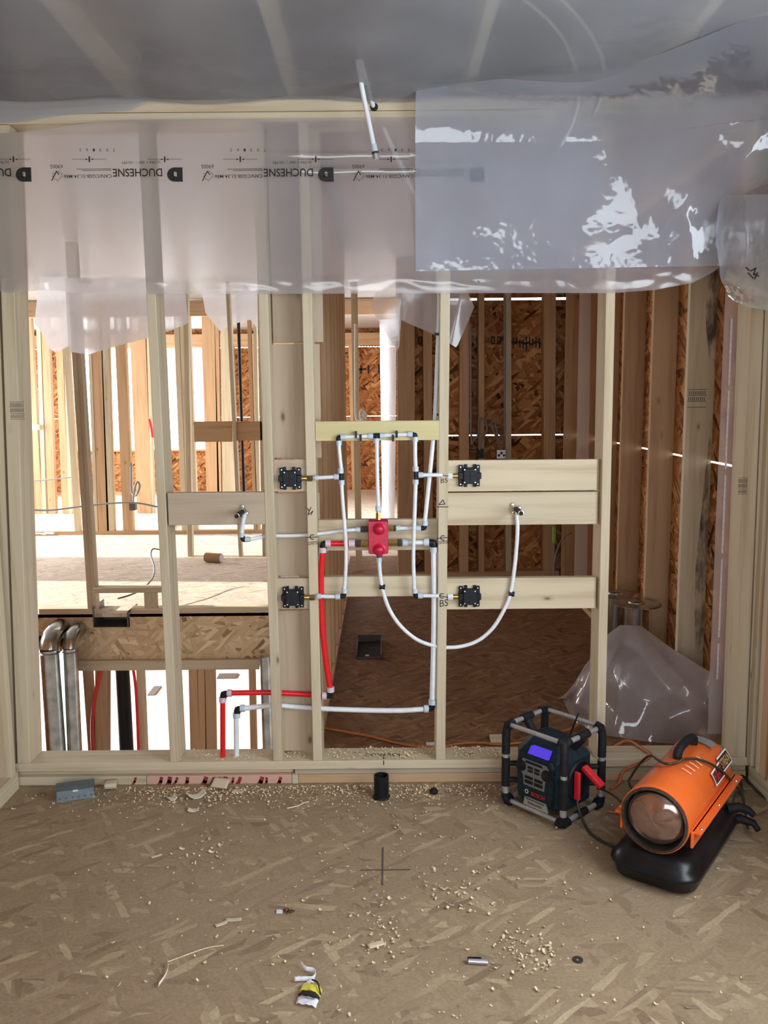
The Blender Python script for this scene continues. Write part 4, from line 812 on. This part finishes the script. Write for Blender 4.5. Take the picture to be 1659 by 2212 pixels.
# ================================================================== RADIO
M_R = Matrix.Translation((.684, 3.352, 0)) @ Matrix.Rotation(math.atan2(-.739, .674), 4, 'Z') @ Matrix.Scale(1.09, 4)
ra = thing('jobsite_radio', 'dark jobsite radio in a black and silver roll cage beside the heater', 'radio', (.684, 3.352, 0))
Q = lambda x, y, z: M_R @ Vector((x, y, z))
hx, hy, zt_, rr = .132, .118, .318, .0165
SL, ST = [], []
cg = MB(); sv = MB()
for sx in (-1, 1):
    for sy in (-1, 1):
        cg = MB(); cg.tube([Q(sx*hx*.80, sy*hy, .02), Q(sx*hx*.93, sy*hy, .018), Q(sx*hx, sy*hy, .03), Q(sx*hx, sy*hy, .05)], rr, 12).tube([Q(sx*hx, sy*hy*.72, .02), Q(sx*hx, sy*hy*.95, .019), Q(sx*hx, sy*hy, .032)], rr, 12)
        cg.tube([Q(sx*hx, sy*hy, .078), Q(sx*hx, sy*hy, .19)], rr*1.05, 12).tube([Q(sx*hx, sy*hy, .205), Q(sx*hx, sy*hy, zt_-.03), Q(sx*hx*.96, sy*hy*.97, zt_), Q(sx*hx*.82, sy*hy*.97, zt_+.002)], rr*1.05, 12)
        cg.tube([Q(sx*hx*.97, sy*hy*.98, zt_-.008), Q(sx*hx*.97, sy*hy*.70, zt_+.004)], rr, 12)
        cg.build('corner_bumper', BLKR, ra, True)
        MB().cyl(Q(sx*hx, sy*hy, .048), Q(sx*hx, sy*hy, .208), .0135, 14).build('cage_post', SILV, ra, True)
for sy in (-1, 1):
    for z in (.022, zt_+.002): MB().cyl(Q(-hx*.86, sy*hy*.97, z), Q(hx*.86, sy*hy*.97, z), .0095, 14).build('cage_bar', SILV, ra, True)
for sx in (-1, 1):
    for z in (.022, zt_): MB().cyl(Q(sx*hx*.97, -hy*.8, z), Q(sx*hx*.97, hy*.8, z), .0105, 14).build('cage_bar', SILV, ra, True)
    MB().cyl(Q(sx*hx*.97, -.03, zt_), Q(sx*hx*.97, .03, zt_), .0165, 14).build('grip_sleeve', BLKR, ra, True)
    MB().cyl(Q(sx*hx*.97, -.028, .022), Q(sx*hx*.97, .028, .022), .0155, 14).build('grip_sleeve', BLKR, ra, True)
    for sy in (-1, 1):
        for z in (.10, .165): MB().cyl(Q(sx*hx, sy*hy, z), Q(sx*.09, sy*.075, z), .011, 10).build('cage_arm', BLKR, ra, True)
    MB().tube([Q(sx*hx*.97, 0, zt_-.01), Q(sx*.10, 0, .275), Q(sx*.075, 0, .25)], .017, 10).build('cage_arm', BLKR, ra, True)
bx_, by_ = .114, .1
def ring(z, x, y, c): return [Q(*p, z) for p in ((-x+c, -y), (x-c, -y), (x, -y+c), (x, y-c), (x-c, y), (-x+c, y), (-x, y-c), (-x, -y+c))]
MB().loft([ring(.03, .085, .075, .02), ring(.05, bx_, by_, .03), ring(.225, bx_, by_, .03), ring(.255, .095, .07, .028), ring(.285, .07, .045, .02), ring(.292, .05, .03, .015)]).build('housing', NAVY, ra, bevel=.004)
yf = -by_-.002
fp_ = MB().loft([[Q(*p) for p in ((-.072, yf, .055), (.078, yf, .055), (.085, yf, .12), (.085, yf, .205), (.07, yf, .228), (-.07, yf, .228), (-.085, yf, .2), (-.085, yf, .12))], [Q(p[0]*.95, yf-.012, .14+(p[1]-.14)*.96) for p in ((-.072, .055), (.078, .055), (.085, .12), (.085, .205), (.07, .228), (-.07, .228), (-.085, .2), (-.085, .12))]]).build('front_panel', NAVY, ra, bevel=.002)
yq = yf-.0135
def face(name, mat, poly, y=yq, d=.003): return MB().prism([Q(a, y, b_) for a, b_ in poly], (Q(0, -d, 0)-Q(0, 0, 0))).build(name, mat, fp_)
face('control_panel', GREYP, [(-.05, .212), (.055, .212), (.066, .198), (.066, .16), (.05, .15), (.046, .112), (-.046, .112), (-.05, .15), (-.066, .165), (-.066, .195)])
MB().prism([Q(a, -.074+(.238-b_)*-.5, b_) for a, b_ in ((-.04, .226), (.052, .226), (.046, .253), (-.034, .253))], Q(0, -.026, .004)-Q(0, 0, 0)).build('display', LCD, ra)
for x, z in ((-.058, .182), (.058, .176)): MB().lathe([(.024, 0), (.024, .003), (.019, .004), (.018, .013), (0, .014)], Q(x, yq-.002, z), Q(0, -1, 0)-Q(0, 0, 0), 24).build('knob', BLKR, fp_, True)
for x, z in ((-.015, .185), (.015, .185), (-.015, .172), (.015, .172)): face('button', BLKR, [(x-.011, z-.004), (x+.011, z-.004), (x+.011, z+.004), (x-.011, z+.004)], yq-.003)
for x in (-.022, .022): face('button', BLKR, [(x-.018, .14), (x+.018, .14), (x+.018, .15), (x-.018, .15)], yq-.003); face('button', BLKR, [(x-.018, .122), (x+.018, .122), (x+.018, .134), (x-.018, .134)], yq-.003)
face('button', BLKR, [(-.04, .2), (.04, .2), (.035, .208), (-.035, .208)], yq-.003)
m = MB(); add_text(m, 'BOSCH', lambda u, v: Q(-.012+.06*u, yq-.001, .078+.016*v), .02); m.build('maker_name', REDI, fp_)
MB().lathe([(.0085, 0), (.0085, .0012), (.0065, .0013), (.0065, 0)], Q(-.034, yq, .087), Q(0, -1, 0)-Q(0, 0, 0), 20).build('maker_emblem', WHT, fp_)
face('silver_plate', SILV, [(-.05, .032), (.062, .032), (.054, .066), (-.044, .066)], yf-.006, .006)
m = MB(); add_text(m, 'Subwoofer', lambda u, v: Q(-.028+.066*u, yf-.0135, .041+.011*v), .01); m.box(-.036, .046, yf-.0134, yf-.0126, .057, .0595, M_R); m.build('plate_lettering', INK, fp_)
MB().lathe([(.082, 0), (.084, .006), (.075, .012), (.066, .005), (.0, .004)], Q(bx_-.002, .0, .145), Q(1, 0, 0)-Q(0, 0, 0), 32).build('side_bay', BLK, ra, True)
MB().box(-.011, .011, -.007, .007, 0, .105, M_R @ Matrix.Translation((bx_+.018, -.035, .085))).build('red_latch', REDL, ra, bevel=.004)
MB().box(-.009, .009, -.015, .015, 0, .095, M_R @ Matrix.Translation((bx_+.012, .012, .195)) @ Matrix.Rotation(math.radians(122), 4, 'Y')).build('red_latch', REDL, ra, bevel=.004)
MB().cyl(Q(-.0, .10, .25), Q(.03, .11, .345), .004, 8).build('antenna', BLK, ra, True)

# ================================================================== HEATER
ang = math.atan2(.81, .59)-PI/2
HC = Vector((1.078, 3.0, 0)); M_H = Matrix.Translation(HC) @ Matrix.Rotation(ang, 4, 'Z') @ Matrix.Scale(1.07, 4)
he = thing('forced_air_heater', 'orange torpedo heater on a black fuel tank in the right corner', 'heater', HC)
K = lambda x, y, z: M_H @ Vector((x, y, z))
def rr2(hx_, hy_, r, z, n=6):
    o = []
    for qx, qy, a0 in ((1, 1, 0), (-1, 1, PI/2), (-1, -1, PI), (1, -1, 1.5*PI)):
        for k in range(n+1): a = a0+PI/2*k/n; o.append(K(qx*(hx_-r)+r*math.cos(a), qy*(hy_-r)+r*math.sin(a), z))
    return o
MB().loft([rr2(.118, .27, .06, .002), rr2(.130, .285, .065, .012), rr2(.137, .295, .07, .045), rr2(.141, .30, .072, .052), rr2(.146, .305, .075, .055), rr2(.146, .305, .075, .061), rr2(.138, .297, .07, .065), rr2(.132, .29, .07, .08), rr2(.12, .275, .065, .1), rr2(.09, .24, .06, .112), rr2(.04, .18, .035, .115)]).build('fuel_tank', TANK, he, True)
MB().loft([rr2(.085, .17, .02, .10), rr2(.10, .17, .02, .2)]).build('burner_housing', BLK, he)
zc, rc, ya, yb2 = .222, .118, -.262, .285
brl = MB().lathe([(rc-.004, 0), (rc, 0), (rc+.001, .004), (rc, .02), (rc, yb2-ya-.02), (rc-.006, yb2-ya), (rc-.02, yb2-ya+.004)], K(0, ya, zc), K(0, 1, 0)-K(0, 0, 0), 48).build('barrel', ORNG, he, True)
for s_ in (-1, 1):
    MB().box(s_*rc-.012 if s_ > 0 else -rc-.022, rc+.022 if s_ > 0 else -rc+.012, ya+.03, yb2-.01, zc-.026, zc-.018, M_H).build('side_flange', ORNG, he, bevel=.002)
    MB().box(s_*(rc-.004)-.004, s_*(rc-.004)+.004, ya+.02, yb2-.01, zc-.07, zc-.018, M_H).build('side_skirt', ORNG, he, bevel=.002)
    for y in (-.2, 0, .22): MB().lathe([(.006, 0), (.004, .003), (0, .0035)], K(s_*(rc+.013), y, zc-.018), (0, 0, 1), 10).build('flange_screw', SCRW, he, True)
MB().lathe([(rc-.003, .001), (rc-.003, -.004), (rc-.012, -.006), (rc-.016, .012), (rc-.019, .05), (.03, .055), (0, .055)], K(0, ya, zc), K(0, 1, 0)-K(0, 0, 0), 44).build('inner_sleeve', simple('sooty_metal', (.12, .1, .09, 1), .35, .8, speck=.3), he, True)
dn = MB(); o_ = K(0, ya+.006, zc+.002)
ax_, ux_, vx_ = K(0, -1, 0)-K(0, 0, 0), K(1, 0, 0)-K(0, 0, 0), Vector((0, 0, 1)); SG = 48; rings = []
for i in range(9):
    t = i/8; r = .090*t; rings.append([dn.bm.verts.new(o_+ax_*(.022*(1-t*t)+.0015*math.cos(k*2*PI/SG*6)*math.sin(PI*t)-(.004 if i == 8 else 0))+(ux_*math.cos(2*PI*k/SG)+vx_*math.sin(2*PI*k/SG))*max(r, 1e-4)) for k in range(SG)])
for A, B in zip(rings, rings[1:]):
    for k in range(SG): dn.bm.faces.new((A[k], A[(k+1) % SG], B[(k+1) % SG], B[k]))
dn.build('heat_dish', COPR, he, True)
CY = lambda y, th, r=rc+.0012: K(r*math.sin(th), y, zc+r*math.cos(th))
def patch(name, mat, outline, nrm=None, r=rc+.0012, par=he):
    """outline in (y along the barrel, angle from the top): strip quads laid on the barrel"""
    m = MB(); vv = [m.bm.verts.new(CY(a, b_, r)) for a, b_ in outline]; m.bm.faces.new(vv); return m.build(name, mat, par)
def slab(name, mat, y0, y1, t0, t1, r, sk=0.0, n=8):
    return MB().grid(lambda u, v: CY(y0+(y1-y0)*u+sk*v, t0+(t1-t0)*v, r), 10, n).build(name, mat, brl, True)
def decal(name, mat, gy, gt, r):
    m = MB(); n = 16
    def tb(u): return 0.62+gt if u < .48 else .50+gt
    def te(u): return 1.06-gt if u < .36 else 1.16-gt if False else (1.06-gt)
    lo = [(.055+gy, .80), ] 
    for (u0, u1, a0, a1, b0_, b1_) in ((.05+gy, .155, .74+gt, .70+gt, 1.13-gt, 1.13-gt), (.155, .265-gy, .60+gt, .60+gt, 1.03-gt, 1.03-gt)):
        m.grid(lambda u, v: CY(u0-.025+(u1-u0)*u, (a0+(a1-a0)*u)*(1-v)+(b0_+(b1_-b0_)*u)*v+.17, r), 6, 8)
    return m.build(name, mat, brl, True)
decal('decal_border', WHT, 0, 0, rc+.0010); decal('decal_ground', INK, .006, .045, rc+.0016)
m = MB(); add_text(m, 'HEAT', lambda u, v: CY(.037+.086*u, 1.21-.26*v, rc+.0024), .015); m.build('decal_heat', REDI, brl)
m = MB(); add_text(m, 'STREAM', lambda u, v: CY(.133+.096*u, 1.12-.26*v, rc+.0024), .015); m.build('decal_stream', simple('gold_print', (.55, .3, .1, 1), .5), brl)
for k in range(5): MB().grid(lambda u, v: CY(-.085+.033*k+.004*u, .24+.30*v+.02*k, rc+.0022-.0012*abs(2*u-1)), 3, 8).build('louver', simple('louver_highlight', (.9, .62, .42, 1), .4) if k == 0 else bpy.data.materials['louver_highlight'], brl, True)  # pale orange ribs: the bright highlights of the louvers are painted on
hd = MB().tube(crom([K(-.012, .0, zc+rc-.008), K(-.012, .004, zc+rc+.010), K(-.010, .035, zc+rc+.024), K(-.006, .10, zc+rc+.026), K(-.004, .15, zc+rc+.016), K(-.004, .155, zc+rc-.008)], 5), [.0165]*26, 10).build('handle', BLKR, he, True)
slab('tape_patch', TAPE, .165, .215, -.16, .5, rc+.0018)
hk = MB()
for z, dx in ((.10, .0), (.05, .015)): hk.tube([K(.11, .2, z), K(.145, .225+dx, z+.008), K(.175+dx, .235+dx, z), K(.195+dx, .235, z-.015)], [.02, .018, .014, .011], 10)
hk.build('cord_hook', BLKR, he, True)
Mi = M_H.inverted()
def onb(px, py, r=rc+.005):
    o = Mi @ CAM_P; d = (Mi.to_3x3() @ ray(px, py)); oz = o.z-zc
    a_ = d.x*d.x+d.z*d.z; b_ = 2*(o.x*d.x+oz*d.z); c_ = o.x*o.x+oz*oz-r*r; q = b_*b_-4*a_*c_
    t = (-b_-math.sqrt(max(q, 0)))/(2*a_); return M_H @ (o+d*t)
tag(pipe('heater_cord', [K(.12, .22, .10), P(1590, 1712, 3.2), P(1603, 1716, 3.2), P(1590, 1697, 3.18), onb(1562, 1668), onb(1535, 1650), onb(1505, 1640), onb(1478, 1640, rc+.012), onb(1462, 1647), onb(1440, 1650), onb(1422, 1642), P(1405, 1632, 3.2), P(1386, 1645, 3.25), P(1364, 1676, 3.27), P(1360, 1695, 3.25), K(-.13, .05, .1)], .0048, BKCD), 'dark green power cord looped over the orange heater barrel', 'cord')
tag(pipe('radio_cord', [Q(.13, .03, .16), Q(.16, .05, .12), P(1322, 1716, 3.1), P(1345, 1736, 3.05), K(-.11, -.1, .12)], .0048, BKCD), 'short dark cord from the red radio latch to the heater', 'cord')
tag(pipe('radio_cord', [Q(.122, -.02, .1), Q(.135, -.03, .05), PF(1268, 1790, .01), PF(1285, 1808, .007), PF(1310, 1822, .007), PF(1335, 1832, .007)], .0055, BKCD), 'dark cord drooping from the radio to the floor before the heater', 'cord')
tag(pipe('corner_cord', [K(.17, .26, .02), PF(1600, 1680, .02), PF(1620, 1692, .008), PF(1640, 1712, .008), PF(1680, 1745, .008)], .006, BKCD), 'dark cord lying along the right wall plate', 'cord')
tag(pipe('tan_cord', [PF(1312, 1752, .007), PF(1335, 1757, .007), PF(1345, 1768, .007)], .0045, ORCD), 'short tan cord on the floor between radio and heater', 'cord')

# ================================================================== ON THE NEAR FLOOR
A, B = PF(122, 1733), PF(205, 1722); ex = (B-A); ln = ex.length; M_B = Matrix.Translation(A) @ Matrix.Rotation(math.atan2(ex.y, ex.x), 4, 'Z')
nb = thing('metal_angle_bracket', 'blue grey metal angle bracket leaning on the bottom plate at left', 'metal bracket', A)
MB().box(0, ln, -.001, .001, 0, .062, M_B @ Matrix.Rotation(math.radians(-12), 4, 'X')).build('front_leaf', BLUM, nb)
MB().box(0, ln, 0, .055, .055, .057, M_B @ Matrix.Translation((0, -.006, 0)) @ Matrix.Rotation(math.radians(14), 4, 'X')).build('top_leaf', BLUM, nb)
MB().box(0, .002, 0, .05, 0, .06, M_B).build('end_leaf', BLUM, nb); MB().box(ln-.002, ln, 0, .05, 0, .06, M_B).build('end_leaf', BLUM, nb)
Tb = M_B @ Matrix.Rotation(math.radians(-12), 4, 'X')
for k in range(6): MB().cyl(Tb @ Vector((.014+k*(ln-.028)/5, -.0012, .012)), Tb @ Vector((.014+k*(ln-.028)/5, -.002, .012)), .004, 12).build('punched_hole', DARKM, nb)
MB().box(ln*.43, ln*.57, -.0018, -.001, .034, .042, Tb).build('white_sticker', WHT, nb)
c = PF(824, 1722); ds = thing('drain_stub', 'short black drain pipe stub rising from the floor before the plate', 'drain pipe', c)
MB().lathe([(.0, .03), (.027, .03), (.027, .098), (.0315, .098), (.0315, .012), (.036, .01), (.038, .001)], c, (0, 0, 1), 28).build('stub_wall', BLK, ds, True)
def chip(c, l, w_, t, rot, curl, name, mat, label=None, cat='debris', tilt=0, group=None):
    M = Matrix.Translation(c) @ Matrix.Rotation(rot, 4, 'Z') @ Matrix.Rotation(tilt, 4, 'X')
    o = MB().grid(lambda u, v: M @ Vector(((u-.5)*l, (v-.5)*w_, t+curl*(u-.5)**2*4+curl*.5*(v-.5)**2)), 8, 4).build(name, mat, None, True, solid=t)
    if label: tag(o, label, cat, group)
    return o
pcs = [((240, 1703), .05, .055, .02, .2, .0, 'wood_offcut', 'small wood offcut right of the blue grey bracket', 'offcut'), ((371, 1727), .035, .045, .002, .6, .012, 'cream_shaving', 'cream shaving standing left of the curled one', 'shaving'), ((424, 1722), .075, .05, .002, .5, .02, 'cream_shaving', 'large curled cream shaving before the red marked board', 'shaving'), ((418, 1752), .045, .03, .002, .1, .008, 'cream_shaving', 'flat cream shaving nearest the camera below the curled one', 'shaving'), ((477, 1702), .075, .05, .006, -.25, .0, 'marked_offcut', 'thin offcut with two black pen letters against the red marked board', 'offcut'), ((514, 1712), .05, .02, .004, -.6, .003, 'wood_splinter', 'splinter right of the lettered offcut', 'splinter'), ((812, 2044), .05, .022, .006, .4, 0, 'wood_splinter', 'pale wood chip in the middle of the floor below the pencil cross', 'splinter'), ((478, 1998), .04, .014, .003, .6, .002, 'wood_splinter', 'pale splinter left of the small red brown scrap', 'splinter'), ((505, 1989), .05, .016, .003, .1, .002, 'wood_splinter', 'flat pale splinter beside the small red brown scrap', 'splinter'), ((338, 1851), .04, .01, .003, .6, .001, 'wood_splinter', 'thin splinter on the left of the floor', 'splinter')]
for px, l, w_, t, rot, curl, nm, lab, cat in pcs:
    o = chip(PF(*px), l, w_, t, rot, curl, nm, PAPR if 'shaving' in nm else LX, lab, cat, tilt=.5 if 'marked' in nm else 0)
    if nm == 'marked_offcut':
        o.location.z = .012; c = PF(*px)+Vector((0, 0, .014)); m = MB(); Mx = Matrix.Translation(c) @ Matrix.Rotation(rot, 4, 'Z') @ Matrix.Rotation(.5, 4, 'X')
        add_text(m, 'SN', lambda u, v: Mx @ Vector(((u-.5)*.04, (v-.3)*.02, .012))); m.build('pen_letters', INK, o)
def ribbon(name, pts, wd, mat, label, cat='debris'):
    q = crom([PF(a, b_, .006) for a, b_ in pts], 6); m = MB()
    m.grid(lambda u, v: q[int(round(u*(len(q)-1)))]+Vector((0, (v-.5)*wd*.5, v*wd*.7)), len(q)-1, 1); tag(m.build(name, mat, None, True, solid=.0012), label, cat)
ribbon('curved_shaving', [(343, 2130), (356, 2112), (363, 2095), (362, 2078)], .012, PAPR, 'long curved cream shaving on the lower left of the floor', 'shaving')
tag(pipe('thin_straw', [PF(362, 2078, .004), PF(410, 2060, .004), PF(450, 2047, .004), PF(484, 2042, .004)], .0018, SHAV), 'thin straw running right from the curved shaving', 'straw')
ribbon('paper_ribbon', [(650, 2084), (660, 2095), (676, 2098), (682, 2106), (676, 2116), (660, 2117), (636, 2118)], .014, WHP, 'white paper ribbon zigzagging above the yellow and white packet', 'paper')
ribbon('wood_curl', [(620, 1747), (642, 1742), (655, 1736), (668, 1732)], .005, PAPR, 'thin pale curl of wood left of the black stub', 'shaving')
# packet
A, B, C_, D_ = PF(639, 2172), PF(682, 2180), PF(697, 2142), PF(652, 2132)
pk = thing('torn_packet', 'crumpled yellow black and white packet on the floor near the camera', 'packet', (A+C_)/2)
bil = lambda u, v: (A.lerp(B, u)).lerp(D_.lerp(C_, u), v)
for nm, mt, v0, v1, h in (('white_panel', WHP, 0, .42, .006), ('black_band', INK, .42, .58, .012), ('yellow_panel', YELP, .58, .98, .018)):
    MB().grid(lambda u, v: bil(u, v0+(v1-v0)*v)+Vector((0, 0, .004+h*math.sin(PI*u)**.6+.006*lum((u*3, v*3, 0), 1.4))), 10, 6).build(nm, mt, pk, True, solid=.002)
c = bil(.38, 1.04); MB().lathe([(.012, 0), (.014, .012), (.008, .022), (0, .025)], c, (0, 0, 1), 14).build('white_cap', WHP, pk, True); pipe('black_tie', [bil(.5, 1.0)+Vector((0, 0, .03)), bil(.8, .9)+Vector((0, 0, .03)), bil(1.04, .6)+Vector((0, 0, .012))], .0022, BLK, pk)
m = MB()
for k in range(7): stroke(m, [bil(.12+.11*k, .26)+Vector((0, 0, .0135)), bil(.18+.11*k, .28)+Vector((0, 0, .0138))], .003, (0, 0, 1))
m.build('packet_print', GREYP, pk)
c = PF(1032, 2083); M = Matrix.Translation(c) @ Matrix.Rotation(-.1, 4, 'Z'); cn = thing('broken_fitting', 'small silver and black broken fitting on the floor right of the packet', 'fitting', c); MB().cyl(M @ Vector((-.028, 0, .009)), M @ Vector((.03, 0, .009)), .008, 12).build('silver_body', SILV, cn, True); MB().cyl(M @ Vector((-.03, .004, .012)), M @ Vector((.01, .006, .012)), .007, 10).build('black_end', BLK, cn, True)
c = PF(1248, 2074); tag(MB().lathe([(.006, 0), (.016, 0), (.016, .003), (.006, .003), (.006, 0)], c, (0, 0, 1), 20).build('washer', DARKM, None, True), 'small grey washer on the floor toward the right', 'washer')
c = PF(937, 1713); tag(MB().lathe([(.018, 0), (.02, .01), (.012, .02), (0, .022)], c, (0, 0, 1), 9).build('black_plug', BLK), 'small black plug on the floor right of the black stub', 'plug')
c = PF(622, 1970); o = MB()
for k in range(9): q = c+Vector((random.uniform(-.03, .03), random.uniform(-.008, .008), .003)); o.box(-.008, .008, -.002, .002, 0, .003, Matrix.Translation(q) @ Matrix.Rotation(random.random()*3, 4, 'Z'))
tag(o.build('red_brown_scrap', simple('red_brown_bark', (.16, .05, .04, 1), .8)), 'small red brown scrap of bark fibres on the floor', 'debris')
c = PF(604, 1969, .003); tag(box('white_flake', WHP, None, c.x-.01, c.x+.01, c.y-.008, c.y+.008, .001, .005), 'white flake beside the red brown scrap', 'debris')
# loose shavings, beyond counting
m = MB()
def flake(c, s):
    Mx = Matrix.Translation(c) @ Matrix.Rotation(random.random()*6.3, 4, 'Z') @ Matrix.Rotation(random.uniform(-.5, .5), 4, 'X') @ Matrix.Rotation(random.uniform(-.4, .4), 4, 'Y')
    l, w_ = s*random.uniform(.7, 1.6), s*random.uniform(.35, .8); k = s*.35
    v = [m.bm.verts.new(Mx @ Vector(p)) for p in ((-l/2, -w_/2, k), (0, -w_/2, 0), (l/2, -w_/2, k), (-l/2, w_/2, k), (0, w_/2, 0), (l/2, w_/2, k))]
    m.bm.faces.new((v[0], v[1], v[4], v[3])); m.bm.faces.new((v[1], v[2], v[5], v[4]))
for _ in range(1500):
    x = random.choice((random.gauss(-.0, .35), random.gauss(-.75, .3), random.uniform(-1.4, .6))); flake((x, 3.55-abs(random.gauss(0, .09)), .004), random.uniform(.004, .0115))
for _ in range(420): x = random.gauss(.05, .55); flake((max(-1.5, min(1.5, x)), random.uniform(2.1, 3.4), .004), random.uniform(.004, .010))
for cx, cy_, n, sd in ((.42, 2.42, 90, .06), (.25, 2.75, 60, .08), (-.02, 2.5, 50, .06), (-.7, 3.0, 40, .08)):
    for _ in range(n): flake((random.gauss(cx, sd), random.gauss(cy_, sd), .004), random.uniform(.006, .014))
for x0, x1, n in ((-.98, -.5, 120), (-.47, -.3, 60), (-.26, .24, 260), (.3, .5, 160)):
    for _ in range(n): flake((random.uniform(x0, x1), YW+random.uniform(.01, .13), ZP+.004), random.uniform(.005, .012))
tag(m.build('wood_shavings', SHAV), 'pale wood shavings scattered over the floor and bottom plate', 'wood shavings', kind='stuff')
